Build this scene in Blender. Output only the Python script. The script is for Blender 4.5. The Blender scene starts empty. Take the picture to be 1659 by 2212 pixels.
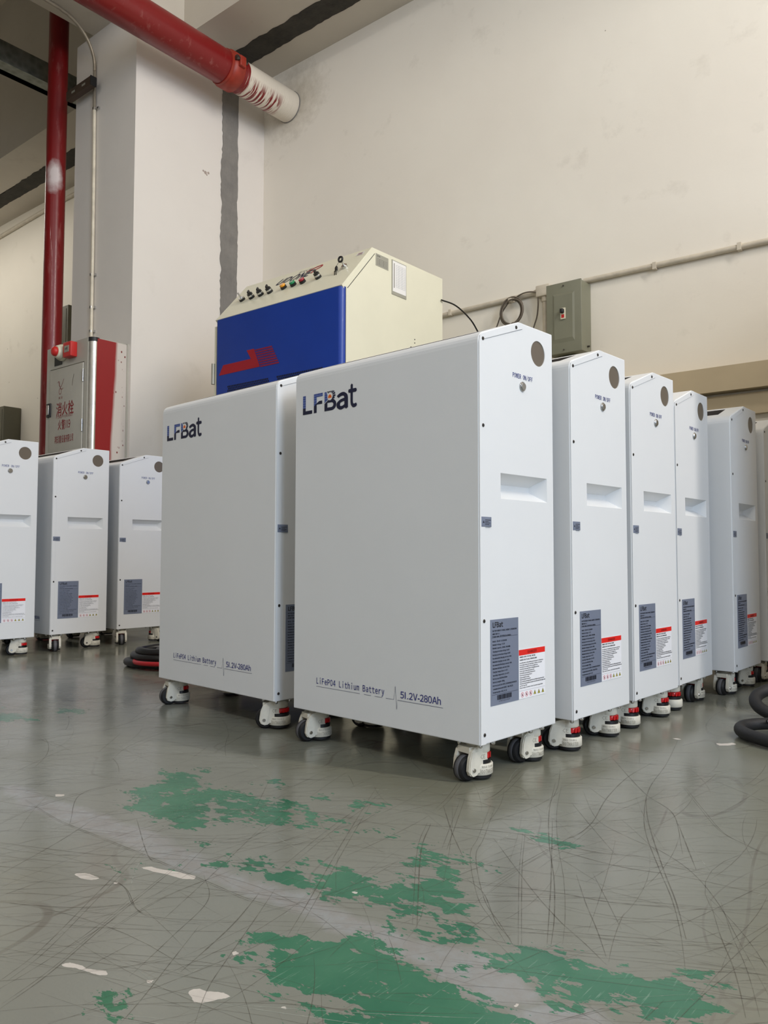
import bpy, bmesh, math, random
import numpy as np
from mathutils import Vector, Matrix
from mathutils.geometry import tessellate_polygon
SC = bpy.context.scene
COL = SC.collection
PI = math.pi
random.seed(7)

# ------------------------------------------------------------------ camera
cam_d = bpy.data.cameras.new('camera')
cam = bpy.data.objects.new('camera', cam_d)
COL.objects.link(cam)
cam_d.sensor_fit = 'VERTICAL'
cam_d.sensor_height = 36.0
cam_d.lens = 1705.8 / 2212 * 36.0
cam_d.clip_start = 0.02
cam.matrix_world = (Matrix.Translation((0, 0, 0.4426)) @ Matrix.Rotation(math.radians(39.0), 4, 'Z')
                    @ Matrix.Rotation(PI / 2 + 0.0516, 4, 'X') @ Matrix.Rotation(0.0016, 4, 'Z'))
SC.camera = cam

# ------------------------------------------------------------------ world, lights, exposure
w = bpy.data.worlds.new('world')
SC.world = w
w.use_nodes = True
w.node_tree.nodes['Background'].inputs[0].default_value = (0.80, 0.84, 0.90, 1)
w.node_tree.nodes['Background'].inputs[1].default_value = 0.25
SC.view_settings.view_transform = 'Standard'
SC.view_settings.look = 'None'
SC.view_settings.exposure = 0.17
SC.view_settings.gamma = 1.0
SC.view_settings.use_curve_mapping = False

def area(name, loc, target, sx, sy, power, col):
    d = bpy.data.lights.new(name, 'AREA')
    d.shape = 'RECTANGLE'; d.size = sx; d.size_y = sy; d.energy = power; d.color = col
    o = bpy.data.objects.new(name, d)
    COL.objects.link(o)
    o.location = loc
    o.rotation_euler = (Vector(target) - Vector(loc)).to_track_quat('-Z', 'Z').to_euler()
    return o

# tall factory windows on the right-hand side wall (x = +4.6)
area('window_light', (4.55, -0.9, 1.9), (0, -0.9, 1.6), 5.0, 2.0, 290, (0.66, 0.80, 1.0))
# fluorescent tubes of the hall, hung below the slab; the last is an added fill
area('tube_and_fill_light', (2.3, 2.05, 4.15), (-4.0, 2.6, 2.2), 2.4, 0.14, 122, (1.0, 0.94, 0.88))
area('tube_and_fill_light', (0.6, -2.2, 4.6), (-1.5, 0.5, 0), 2.4, 0.14, 48, (1.0, 0.96, 0.91))
area('tube_and_fill_light', (-3.2, -2.2, 4.6), (-3.2, 0.5, 0), 2.4, 0.14, 24, (1.0, 0.96, 0.91))
area('tube_and_fill_light', (-8.2, 2.80, 3.9), (-8.2, 3.2, 0), 2.4, 0.14, 22, (1.0, 0.95, 0.86))  # unseen fill lamp, added to brighten the back wall beyond the column

# ------------------------------------------------------------------ materials
def lin(c):
    r = []
    for v in c:
        v = v / 255.0
        r.append(v / 12.92 if v <= 0.04045 else ((v + 0.055) / 1.055) ** 2.4)
    return (r[0], r[1], r[2], 1.0)

class NT:
    def __init__(s, name):
        s.m = bpy.data.materials.new(name); s.m.use_nodes = True
        s.t = s.m.node_tree; s.b = s.t.nodes['Principled BSDF']
    def n(s, typ, **kw):
        o = s.t.nodes.new(typ)
        for k, v in kw.items(): setattr(o, k, v)
        return o
    def l(s, a, b): s.t.links.new(a, b)
    def pos(s, scale=(1, 1, 1), obj=False):
        tc = s.n('ShaderNodeTexCoord'); g = s.n('ShaderNodeMapping')
        s.l(tc.outputs['Object'], g.inputs[0]); g.inputs['Scale'].default_value = scale
        return g.outputs[0]
    def noise(s, vec, scale, detail=3, rough=0.55):
        o = s.n('ShaderNodeTexNoise'); o.inputs['Scale'].default_value = scale
        o.inputs['Detail'].default_value = detail; o.inputs['Roughness'].default_value = rough
        if vec is not None: s.l(vec, o.inputs['Vector'])
        return o.outputs['Fac']
    def math(s, op, a, b=None, clamp=False):
        o = s.n('ShaderNodeMath', operation=op, use_clamp=clamp)
        for i, v in enumerate((a, b)):
            if v is None: continue
            if isinstance(v, (int, float)): o.inputs[i].default_value = v
            else: s.l(v, o.inputs[i])
        return o.outputs[0]
    def ramp(s, v, a, b, lo=0.0, hi=1.0):
        o = s.n('ShaderNodeMapRange'); o.inputs[1].default_value = a; o.inputs[2].default_value = b
        o.inputs[3].default_value = lo; o.inputs[4].default_value = hi
        s.l(v, o.inputs[0]); return o.outputs[0]
    def mix(s, f, a, b):
        o = s.n('ShaderNodeMix', data_type='RGBA')
        if isinstance(f, (int, float)): o.inputs[0].default_value = f
        else: s.l(f, o.inputs[0])
        for i, v in ((6, a), (7, b)):
            if isinstance(v, tuple): o.inputs[i].default_value = v
            else: s.l(v, o.inputs[i])
        return o.outputs[2]
    def bump(s, h, strength=0.2, dist=0.002):
        o = s.n('ShaderNodeBump'); o.inputs['Strength'].default_value = strength
        o.inputs['Distance'].default_value = dist
        s.l(h, o.inputs['Height']); s.l(o.outputs[0], s.b.inputs['Normal'])

def mat(name, c, rough=0.5, metal=0.0, var=0.04, vs=6.0, bump=0.0, bs=300.0, spec=0.5, coat=0.0, bdist=0.001):
    k = NT(name)
    a = lin(c)
    v = k.noise(k.pos(), vs, 3)
    d = tuple(x * (1 - var * 2) for x in a[:3]) + (1,); e = tuple(min(1, x * (1 + var * 2)) for x in a[:3]) + (1,)
    k.l(k.mix(k.ramp(v, 0.3, 0.7), d, e), k.b.inputs['Base Color'])
    k.b.inputs['Roughness'].default_value = rough
    k.b.inputs['Metallic'].default_value = metal
    k.b.inputs['Specular IOR Level'].default_value = spec
    k.b.inputs['Coat Weight'].default_value = coat
    if bump: k.bump(k.noise(k.pos(), bs, 2), bump, bdist)
    return k.m

M = {}
M['cab'] = mat('white_powder_coat', (225, 226, 226), 0.42, var=0.006, bump=0.12, bs=900, spec=0.4)
M['cab_in'] = mat('taupe_inner_plate', (106, 96, 84), 0.3, var=0.03)
M['vent'] = mat('vent_inner_grey', (84, 78, 72), 0.5)
M['black'] = mat('black_plastic', (22, 22, 25), 0.45)
M['rubber'] = mat('black_rubber', (26, 26, 28), 0.55, spec=0.4)
M['tread'] = mat('grey_nylon_tread', (92, 92, 96), 0.6)
M['caster'] = mat('ivory_cast_housing', (214, 209, 194), 0.5, var=0.03, vs=40, bump=0.15, bs=500)
M['seamgrey'] = mat('seam_shadow_gap', (150, 152, 162), 0.6)
M['emboss'] = mat('embossed_lettering', (142, 137, 122), 0.6)
M['red_pl'] = mat('red_plastic', (196, 22, 26), 0.3, coat=0.3)
M['chrome'] = mat('chrome', (205, 205, 205), 0.16, 1.0, var=0.01)
M['steel'] = mat('brushed_steel', (178, 172, 165), 0.28, 1.0)
M['screw'] = mat('dark_screw', (92, 88, 84), 0.35, 0.9)
M['navy'] = mat('navy_ink', (22, 26, 56), 0.5)
M['blueink'] = mat('blue_ink', (46, 62, 140), 0.5)
M['orange'] = mat('orange_ink', (222, 104, 34), 0.5)
M['whiteink'] = mat('white_ink', (232, 226, 220), 0.5)
M['lineink'] = mat('grey_line_ink', (88, 92, 118), 0.5)
M['lab'] = mat('grey_label_film', (118, 126, 144), 0.35, var=0.02)
M['labtext'] = mat('label_text_ink', (18, 20, 34), 0.5)
M['labwhite'] = mat('white_label_film', (240, 240, 243), 0.35, var=0.01)
M['labred'] = mat('red_label_ink', (232, 34, 26), 0.4, var=0.02)
M['labredtext'] = mat('dark_red_text', (120, 18, 22), 0.5)
M['yellow'] = mat('yellow_sign_ink', (196, 184, 60), 0.5)
M['pinkring'] = mat('pink_ring_ink', (222, 90, 100), 0.5)
M['cream'] = mat('cream_enamel', (232, 228, 204), 0.4, var=0.01)
M['mblue'] = mat('blue_enamel', (17, 60, 156), 0.38, var=0.02, coat=0.1)
M['mred'] = mat('red_decal', (168, 26, 40), 0.5)
M['mstripe'] = mat('maroon_stripe', (140, 24, 58), 0.5)
M['knob'] = mat('black_knob', (28, 27, 27), 0.4)
M['amber'] = mat('amber_lens', (238, 160, 30), 0.2, coat=0.6)
M['green'] = mat('green_lens', (20, 140, 84), 0.2, coat=0.6)
M['redlens'] = mat('red_lens', (160, 16, 40), 0.2, coat=0.6)
M['plate'] = mat('aluminium_plate', (170, 168, 155), 0.45, 0.3)
M['paper'] = mat('white_paper', (238, 236, 232), 0.6)
M['sleeve'] = mat('black_braided_sleeve', (22, 22, 24), 0.6, bump=0.5, bs=500)
M['shaded_olive'] = mat('olive_enamel_shaded', (98, 94, 76), 0.5)  # olive enamel with the shade of the far-left wall put into its colour
M['olive'] = mat('olive_grey_enamel', (126, 126, 108), 0.45, var=0.03)
M['pvc'] = mat('painted_pvc', (206, 196, 178), 0.45, var=0.05, vs=20)
M['cable'] = mat('grey_cable_jacket', (104, 94, 82), 0.5)
M['black_cable'] = mat('black_cable_jacket', (18, 18, 20), 0.38)
M['red_cable'] = mat('red_cable_jacket', (176, 24, 36), 0.4)
M['galv'] = None
M['hyd'] = mat('pale_grey_enamel', (186, 182, 170), 0.38, var=0.03)
M['alu'] = mat('aluminium_trim', (214, 212, 206), 0.25, 0.9, var=0.05, vs=30)
M['hydred'] = mat('dark_red_lettering', (140, 28, 34), 0.5)
M['signalred'] = mat('signal_red_plastic', (206, 44, 40), 0.4)
M['ivory'] = mat('ivory_plastic', (226, 220, 196), 0.45)
M['bracket'] = mat('brown_painted_steel', (78, 62, 50), 0.5, 0.2, var=0.1)
M['trunk'] = mat('tan_trunking', (196, 180, 150), 0.5, var=0.02)
M['pinkpatch'] = mat('chipped_plaster', (176, 160, 150), 0.9)

def wall_mat(name, c, c2, dots=True, dirt=0.25):
    k = NT(name)
    p = k.pos()
    f = k.ramp(k.noise(p, 0.9, 4), 0.35, 0.65)
    col = k.mix(f, lin(c), lin(c2))
    # soft grime
    g = k.ramp(k.noise(p, 3.2, 6, 0.65), 0.62, 0.80)
    gm = k.math('MULTIPLY', g, dirt)
    col = k.mix(gm, col, lin((140, 128, 108)))
    if dots:
        vz = k.n('ShaderNodeTexVoronoi'); vz.inputs['Scale'].default_value = 5.2
        k.l(p, vz.inputs['Vector'])
        dm = k.ramp(vz.outputs['Distance'], 0.022, 0.030, 1, 0)
        sel = k.ramp(k.noise(p, 2.3, 1), 0.47, 0.50)
        dm = k.math('MULTIPLY', dm, sel)
        col = k.mix(k.math('MULTIPLY', dm, 0.7), col, lin((112, 96, 80)))
    k.l(col, k.b.inputs['Base Color'])
    k.b.inputs['Roughness'].default_value = 0.62
    k.b.inputs['Specular IOR Level'].default_value = 0.3
    hb = k.math('ADD', k.noise(p, 2.2, 3), k.math('MULTIPLY', k.noise(p, 60, 3), 0.06))
    k.bump(hb, 0.25, 0.02)
    return k.m
def stain(m, cx, cz, rx, rz):
    k = NT.__new__(NT); k.m = m; k.t = m.node_tree; k.b = k.t.nodes['Principled BSDF']
    p = k.pos(); s_ = k.n('ShaderNodeVectorMath', operation='SUBTRACT'); k.l(p, s_.inputs[0]); s_.inputs[1].default_value = (cx, 3.885, cz)
    q = k.n('ShaderNodeVectorMath', operation='MULTIPLY'); k.l(s_.outputs[0], q.inputs[0]); q.inputs[1].default_value = (1 / rx, 0, 1 / rz)
    ln = k.n('ShaderNodeVectorMath', operation='LENGTH'); k.l(q.outputs[0], ln.inputs[0])
    d = k.math('ADD', ln.outputs['Value'], k.math('MULTIPLY', k.math('SUBTRACT', k.noise(p, 16, 5, 0.7), 0.5), 1.3))
    old = k.b.inputs['Base Color'].links[0].from_socket
    k.l(k.mix(k.ramp(d, 0.2, 1.2, 0.5, 0), old, lin((140, 124, 98))), k.b.inputs['Base Color'])
M['wall'] = wall_mat('cream_wall_paint', (242, 236, 223), (237, 230, 217))
stain(M['wall'], -4.00, 3.70, 0.30, 0.26)
M['wall2'] = wall_mat('white_column_paint', (233, 227, 219), (228, 221, 213), dots=False, dirt=0.12)
M['soffit'] = wall_mat('beam_paint', (206, 198, 184), (196, 188, 174), dots=False, dirt=0.3)
M['slab'] = wall_mat('slab_paint', (206, 196, 178), (198, 188, 170), dots=False)

def mortar_mat(name, c, c2):
    k = NT(name)
    p = k.pos()
    f = k.ramp(k.noise(p, 9, 6, 0.7), 0.3, 0.7)
    k.l(k.mix(f, lin(c), lin(c2)), k.b.inputs['Base Color'])
    k.b.inputs['Roughness'].default_value = 0.8
    k.bump(k.noise(k.pos((1, 1, 0.25)), 40, 5, 0.7), 0.7, 0.01)
    return k.m
M['mortar'] = mortar_mat('grey_mortar', (122, 118, 114), (140, 136, 130))
M['mortar_dark'] = mortar_mat('dark_mortar', (66, 62, 52), (40, 37, 31))

def galv():
    k = NT('galvanised_steel')
    v = k.n('ShaderNodeTexVoronoi'); v.inputs['Scale'].default_value = 22
    k.l(k.pos(), v.inputs['Vector'])
    k.l(k.mix(v.outputs['Distance'], lin((112, 116, 106)), lin((150, 154, 144))), k.b.inputs['Base Color'])
    k.b.inputs['Metallic'].default_value = 0.5; k.b.inputs['Roughness'].default_value = 0.5
    return k.m
M['galv'] = galv()

def red_paint(name, c, dust=0.5):
    k = NT(name)
    p = k.pos((6, 6, 1.2))
    f = k.ramp(k.noise(p, 4, 5, 0.65), 0.58, 0.80)
    col = k.mix(k.math('MULTIPLY', f, dust), lin(c), lin((190, 140, 132)))
    k.l(col, k.b.inputs['Base Color'])
    k.b.inputs['Roughness'].default_value = 0.36
    k.b.inputs['Coat Weight'].default_value = 0.15
    k.bump(k.noise(k.pos(), 14, 3), 0.12, 0.01)
    return k
kk = red_paint('red_pipe_paint', (124, 9, 13), 0.35); M['redpipe'] = kk.m
# white splash on the riser (a dab of spilt paint, fixed to the pipe)
def splash():
    k = red_paint('red_riser_paint', (124, 10, 16), 0.45)
    tc = k.n('ShaderNodeTexCoord'); d = k.n('ShaderNodeVectorMath', operation='SUBTRACT')
    k.l(tc.outputs['Object'], d.inputs[0]); d.inputs[1].default_value = (0.065, -0.045, 3.06)
    m_ = k.n('ShaderNodeVectorMath', operation='MULTIPLY'); k.l(d.outputs[0], m_.inputs[0]); m_.inputs[1].default_value = (1, 1, 0.55)
    ln = k.n('ShaderNodeVectorMath', operation='LENGTH'); k.l(m_.outputs[0], ln.inputs[0])
    dist = k.math('ADD', ln.outputs['Value'], k.math('MULTIPLY', k.noise(k.pos(), 18, 4), 0.05))
    f = k.ramp(dist, 0.055, 0.10, 0.8, 0)
    old = k.b.inputs['Base Color'].links[0].from_socket
    k.l(k.mix(f, old, lin((232, 224, 220))), k.b.inputs['Base Color'])
    return k.m
M['riser'] = splash()

# overhead pipe with the white roller marks near the wall
def pipe_end():
    k = red_paint('red_pipe_white_smears', (124, 9, 13), 0.2)
    p = k.pos()
    sep = k.n('ShaderNodeSeparateXYZ'); k.l(p, sep.inputs[0])
    y = sep.outputs['Y']; z = sep.outputs['Z']
    st = k.noise(k.pos((2.2, 26, 2.2)), 3.0, 4, 0.6)
    yy = k.math('ADD', y, k.math('MULTIPLY', st, 0.12))
    base = k.ramp(yy, 3.475, 3.485)
    # red still showing on the underside between the strokes
    low = k.ramp(z, -0.075, -0.02, 1, 0)
    mid = k.ramp(y, 3.70, 3.76, 1, 0)
    gap = k.ramp(k.noise(k.pos((3, 40, 3)), 2.0, 3, 0.5), 0.47, 0.52)
    gap = k.math('MULTIPLY', k.math('MULTIPLY', gap, low), mid)
    f = k.math('MULTIPLY', base, k.math('SUBTRACT', 1.0, gap), True)
    old = k.b.inputs['Base Color'].links[0].from_socket
    k.l(k.mix(f, old, lin((226, 216, 200))), k.b.inputs['Base Color'])
    k.bump(k.noise(k.pos((2, 30, 2)), 5, 3), 0.4, 0.01)
    return k.m
M['pipe_end'] = pipe_end()

# red oversprayed flank of the hydrant box (object y runs along the flank)
def hyd_side():
    k = NT('oversprayed_red_flank')
    p = k.pos()
    sep = k.n('ShaderNodeSeparateXYZ'); k.l(p, sep.inputs[0])
    y = k.math('ADD', sep.outputs['Y'], k.math('MULTIPLY', k.noise(k.pos((1, 1, 0.4)), 5, 3), 0.03))
    y = k.math('SUBTRACT', y, k.math('MULTIPLY', sep.outputs['Z'], 0.035))
    f = k.ramp(y, 0.142, 0.162)
    sp = k.n('ShaderNodeTexVoronoi'); sp.inputs['Scale'].default_value = 42
    k.l(k.pos((1, 1, 0.7)), sp.inputs['Vector'])
    dots = k.math('MULTIPLY', k.ramp(sp.outputs['Distance'], 0.16, 0.24, 1, 0), k.ramp(k.noise(p, 7, 2), 0.52, 0.6))
    col = k.mix(dots, lin((214, 205, 196)), lin((120, 30, 26)))
    col = k.mix(f, lin((150, 32, 34)), col)
    k.l(col, k.b.inputs['Base Color']); k.b.inputs['Roughness'].default_value = 0.42
    return k.m
M['hydside'] = hyd_side()

# scratched epoxy floor; paint wear comes from mesh attributes green / pale / band
def floor_mat():
    k = NT('scratched_epoxy_floor')
    p = k.pos()
    def attr(nm):
        a = k.n('ShaderNodeAttribute', attribute_name=nm); return a.outputs['Fac']
    base = k.mix(k.ramp(k.noise(p, 1.1, 3), 0.35, 0.65), lin((115, 115, 101)), lin((128, 130, 122)))
    # fine brushed grain of dirt
    g1 = k.noise(k.pos((3, 40, 1)), 6, 5, 0.7)
    g2 = k.noise(k.pos((40, 3, 1)), 5, 5, 0.7)
    gr = k.math('MULTIPLY', k.math('MAXIMUM', k.ramp(g1, 0.60, 0.74), k.ramp(g2, 0.60, 0.74)), k.ramp(k.noise(p, 3, 3), 0.35, 0.65))
    base = k.mix(k.math('MULTIPLY', gr, 0.38), base, lin((100, 94, 80)))
    sp = k.ramp(k.noise(p, 55, 4, 0.7), 0.66, 0.75)
    base = k.mix(k.math('MULTIPLY', sp, 0.25), base, lin((92, 86, 76)))
    # curved hair-line scratches: iso lines of slow noise
    vein = None
    for i, (sc, wd, off) in enumerate(((1.6, 0.0022, (0, 0, 0)), (2.7, 0.0028, (7, 3, 1)), (4.2, 0.0035, (2, 9, 5)))):
        mp = k.n('ShaderNodeMapping'); tc = k.n('ShaderNodeTexCoord'); k.l(tc.outputs['Object'], mp.inputs[0])
        mp.inputs['Location'].default_value = off; mp.inputs['Rotation'].default_value = (0, 0, i * 1.1)
        mp.inputs['Scale'].default_value = (1, 0.35, 1)
        nz = k.noise(mp.outputs[0], sc, 1, 0.3)
        ln = k.ramp(k.math('ABSOLUTE', k.math('SUBTRACT', nz, 0.5)), wd * 0.5, wd, 1, 0)
        vein = ln if vein is None else k.math('MAXIMUM', vein, ln)
    vein = k.math('MULTIPLY', vein, k.ramp(k.noise(p, 9, 3), 0.35, 0.6, 0, 0.5))
    base = k.mix(vein, base, lin((96, 92, 82)))
    # bluish repainted band
    bm = k.ramp(k.math('ADD', attr('band'), k.math('MULTIPLY', k.noise(p, 9, 5, 0.7), 0.7)), 0.72, 0.90)
    patchy = k.ramp(k.noise(p, 30, 5, 0.7), 0.35, 0.6)
    band = k.mix(k.math('MULTIPLY', patchy, 0.6), lin((148, 151, 152)), lin((136, 128, 122)))
    base = k.mix(k.math('MULTIPLY', bm, 0.75), base, band)
    # exposed green coat
    mpg = k.n('ShaderNodeMapping'); tcg = k.n('ShaderNodeTexCoord'); k.l(tcg.outputs['Object'], mpg.inputs[0])
    mpg.inputs['Rotation'].default_value = (0, 0, math.radians(-36)); mpg.inputs['Scale'].default_value = (0.62, 1.25, 1)
    nn = k.math('ADD', k.math('MULTIPLY', k.noise(mpg.outputs[0], 24, 5, 0.62), 0.58), k.math('MULTIPLY', k.noise(mpg.outputs[0], 80, 4, 0.62), 0.42))
    ns = k.math('ADD', k.math('MULTIPLY', k.math('SUBTRACT', nn, 0.5), 3.0), 0.5)
    gm = k.ramp(k.math('SUBTRACT', attr('green'), ns), 0.0, 0.04)
    gm = k.math('MULTIPLY', gm, k.ramp(attr('green'), 0.02, 0.10))
    gcol = k.mix(k.ramp(k.noise(p, 7, 4), 0.35, 0.7), lin((36, 100, 72)), lin((62, 118, 88)))
    scr = k.ramp(k.noise(k.pos((90, 4, 1)), 4, 4, 0.6), 0.62, 0.68)
    gcol = k.mix(k.math('MULTIPLY', scr, 0.5), gcol, lin((128, 156, 138)))
    base = k.mix(gm, base, gcol)
    pm = k.ramp(k.math('SUBTRACT', attr('pale'), k.math('MULTIPLY', nn, 0.8)), 0.06, 0.09)
    base = k.mix(pm, base, k.mix(k.noise(p, 40, 4), lin((184, 178, 170)), lin((206, 200, 192))))
    k.l(base, k.b.inputs['Base Color'])
    k.b.inputs['Specular IOR Level'].default_value = 0.5
    r = k.ramp(k.noise(p, 5, 4, 0.6), 0.3, 0.7, 0.13, 0.26)
    k.l(k.math('ADD', r, k.math('MULTIPLY', pm, 0.3)), k.b.inputs['Roughness'])
    hh = k.math('ADD', k.math('MULTIPLY', k.noise(p, 14, 3), 0.6), k.math('MULTIPLY', k.noise(p, 170, 2), 0.12))
    k.bump(k.math('SUBTRACT', hh, k.math('MULTIPLY', gm, 0.15)), 0.16, 0.006)
    return k.m
M['floor'] = floor_mat()
def scratch_mat(name, c, a):
    k = NT(name)
    k.b.inputs['Base Color'].default_value = lin(c)
    k.b.inputs['Roughness'].default_value = 0.5
    k.l(k.ramp(k.noise(k.pos(), 45, 4, 0.7), 0.34, 0.62, a * 0.25, a), k.b.inputs['Alpha'])
    return k.m
M['scr'] = scratch_mat('dark_scratch', (88, 80, 68), 0.55)
M['scr2'] = scratch_mat('pale_scratch', (176, 182, 172), 0.5)

# ------------------------------------------------------------------ mesh helpers
class MB:
    """collects shapes and links them as one mesh object"""
    def __init__(s): s.v = []; s.f = []; s.mi = []; s.sm = []; s.mats = []
    def m(s, key):
        if key not in s.mats: s.mats.append(key)
        return s.mats.index(key)
    def add(s, vs, fs, key, smooth=False, mtx=None):
        o = len(s.v); i = s.m(key)
        for p in vs:
            p = Vector(p)
            s.v.append(tuple(mtx @ p) if mtx is not None else tuple(p))
        for f in fs: s.f.append([o + a for a in f]); s.mi.append(i); s.sm.append(smooth)
        return s
    def box(s, lo, hi, key, mtx=None, bev=0.0):
        x0, y0, z0 = lo; x1, y1, z1 = hi
        if bev <= 0:
            vs = [(x0, y0, z0), (x1, y0, z0), (x1, y1, z0), (x0, y1, z0), (x0, y0, z1), (x1, y0, z1), (x1, y1, z1), (x0, y1, z1)]
            return s.add(vs, [(0, 3, 2, 1), (4, 5, 6, 7), (0, 1, 5, 4), (1, 2, 6, 5), (2, 3, 7, 6), (3, 0, 4, 7)], key, False, mtx)
        bm = bmesh.new(); bmesh.ops.create_cube(bm, size=1)
        for v in bm.verts: v.co = Vector(((x0 + x1) / 2 + v.co.x * (x1 - x0), (y0 + y1) / 2 + v.co.y * (y1 - y0), (z0 + z1) / 2 + v.co.z * (z1 - z0)))
        bmesh.ops.bevel(bm, geom=list(bm.edges), offset=bev, segments=3, affect='EDGES', profile=0.5)
        bm.verts.ensure_lookup_table()
        s.add([v.co for v in bm.verts], [[v.index for v in f.verts] for f in bm.faces], key, True, mtx)
        bm.free(); return s
    def cyl(s, c, axis, r, h, key, n=24, r2=None, smooth=True, mtx=None, bev=0.0):
        """cylinder from c along axis ('x','y','z' or vector) of length h"""
        ax = {'x': Vector((1, 0, 0)), 'y': Vector((0, 1, 0)), 'z': Vector((0, 0, 1))}[axis] if isinstance(axis, str) else Vector(axis).normalized()
        q = Vector((0, 0, 1)).rotation_difference(ax)
        r2 = r if r2 is None else r2
        rings = [(r, 0), (r2, h)] if bev <= 0 else [(r - bev, 0), (r, bev), (r2, h - bev), (r2 - bev, h)]
        vs = []
        for rr, zz in rings:
            for i in range(n):
                a = 2 * PI * i / n
                vs.append(Vector(c) + q @ Vector((rr * math.cos(a), rr * math.sin(a), zz)))
        fs = []
        for k_ in range(len(rings) - 1):
            for i in range(n):
                j = (i + 1) % n
                fs.append((k_ * n + i, k_ * n + j, (k_ + 1) * n + j, (k_ + 1) * n + i))
        s.add(vs, fs, key, smooth, mtx)
        L_ = (len(rings) - 1) * n
        s.add(vs[:n], [tuple(range(n))[::-1]], key, False, mtx)
        s.add(vs[L_:], [tuple(range(n))], key, False, mtx)
        return s
    def sphere(s, c, r, key, sx=1, sy=1, sz=1, nu=20, nv=12, mtx=None):
        vs = []; fs = []
        for i in range(nv + 1):
            t = PI * i / nv
            for j in range(nu):
                a = 2 * PI * j / nu
                vs.append((c[0] + r * sx * math.sin(t) * math.cos(a), c[1] + r * sy * math.sin(t) * math.sin(a), c[2] + r * sz * math.cos(t)))
        for i in range(nv):
            for j in range(nu):
                k_ = (j + 1) % nu
                fs.append((i * nu + j, (i + 1) * nu + j, (i + 1) * nu + k_, i * nu + k_))
        return s.add(vs, fs, key, True, mtx)
    def prism(s, pts, t0, t1, plane, key, smooth=False, mtx=None):
        """outline pts extruded; plane 'xz' extrudes along y, 'yz' along x, 'xy' along z"""
        def P(a, b, t): return {'xz': (a, t, b), 'yz': (t, a, b), 'xy': (a, b, t)}[plane]
        n = len(pts)
        vs = [P(a, b, t0) for a, b in pts] + [P(a, b, t1) for a, b in pts]
        tri = tessellate_polygon([[Vector((a, b, 0)) for a, b in pts]])
        fs = [tuple(t) for t in tri] + [tuple(i + n for i in t[::-1]) for t in tri]
        s.add(vs, fs, key, False, mtx)
        s.add(vs, [(i, (i + 1) % n, n + (i + 1) % n, n + i) for i in range(n)], key, smooth, mtx)
        return s
    def flat(s, loops, put, key):
        """polygon with holes, placed by put(u, v)"""
        allp = [p for l_ in loops for p in l_]
        tri = tessellate_polygon([[Vector((a, b, 0)) for a, b in l_] for l_ in loops])
        return s.add([put(a, b) for a, b in allp], [tuple(t) for t in tri], key)
    def tube(s, path, r, key, n=10, closed=False, caps=True, res=0, mtx=None):
        P = [Vector(p) for p in path]
        if res: P = smooth_path(P, res, closed)
        N = len(P); vs = []; fs = []
        up = None
        for i in range(N):
            a = P[i - 1] if (i > 0 or closed) else P[i]; b = P[(i + 1) % N] if (i < N - 1 or closed) else P[i]
            t = (b - a).normalized()
            if up is None:
                up = Vector((0, 0, 1)) if abs(t.z) < 0.9 else Vector((1, 0, 0))
            u = (up - t * up.dot(t)).normalized(); up = u
            w_ = t.cross(u)
            rr = r(i / (N - 1)) if callable(r) else r
            for j in range(n):
                ang = 2 * PI * j / n
                vs.append(P[i] + (u * math.cos(ang) + w_ * math.sin(ang)) * rr)
        for i in range(N if closed else N - 1):
            for j in range(n):
                k_ = (j + 1) % n; i2 = (i + 1) % N
                fs.append((i * n + j, i * n + k_, i2 * n + k_, i2 * n + j))
        s.add(vs, fs, key, True, mtx)
        if caps and not closed:
            s.add(vs[:n], [tuple(range(n))[::-1]], key, False, mtx); s.add(vs[-n:], [tuple(range(n))], key, False, mtx)
        return s
    def obj(s, name, parent=None, loc=(0, 0, 0), rotz=0.0, fix=True):
        me = bpy.data.meshes.new(name)
        me.from_pydata(s.v, [], s.f)
        for k_ in s.mats: me.materials.append(M[k_])
        me.polygons.foreach_set('material_index', s.mi)
        me.polygons.foreach_set('use_smooth', s.sm)
        if fix:
            bm = bmesh.new(); bm.from_mesh(me)
            bmesh.ops.recalc_face_normals(bm, faces=bm.faces)
            bm.to_mesh(me); bm.free()
        me.update()
        o = bpy.data.objects.new(name, me); COL.objects.link(o)
        o.location = loc; o.rotation_euler = (0, 0, rotz)
        if parent is not None: o.parent = parent
        return o

def smooth_path(P, res, closed=False):
    out = []; N = len(P)
    rng = range(N if closed else N - 1)
    for i in rng:
        p0 = P[(i - 1) % N] if (closed or i > 0) else P[i] * 2 - P[i + 1]
        p1 = P[i]; p2 = P[(i + 1) % N]
        p3 = P[(i + 2) % N] if (closed or i + 2 < N) else P[i + 1] * 2 - P[i]
        for k_ in range(res):
            t = k_ / res
            out.append(0.5 * ((2 * p1) + (-p0 + p2) * t + (2 * p0 - 5 * p1 + 4 * p2 - p3) * t * t + (-p0 + 3 * p1 - 3 * p2 + p3) * t ** 3))
    if not closed: out.append(P[-1])
    return out

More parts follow.
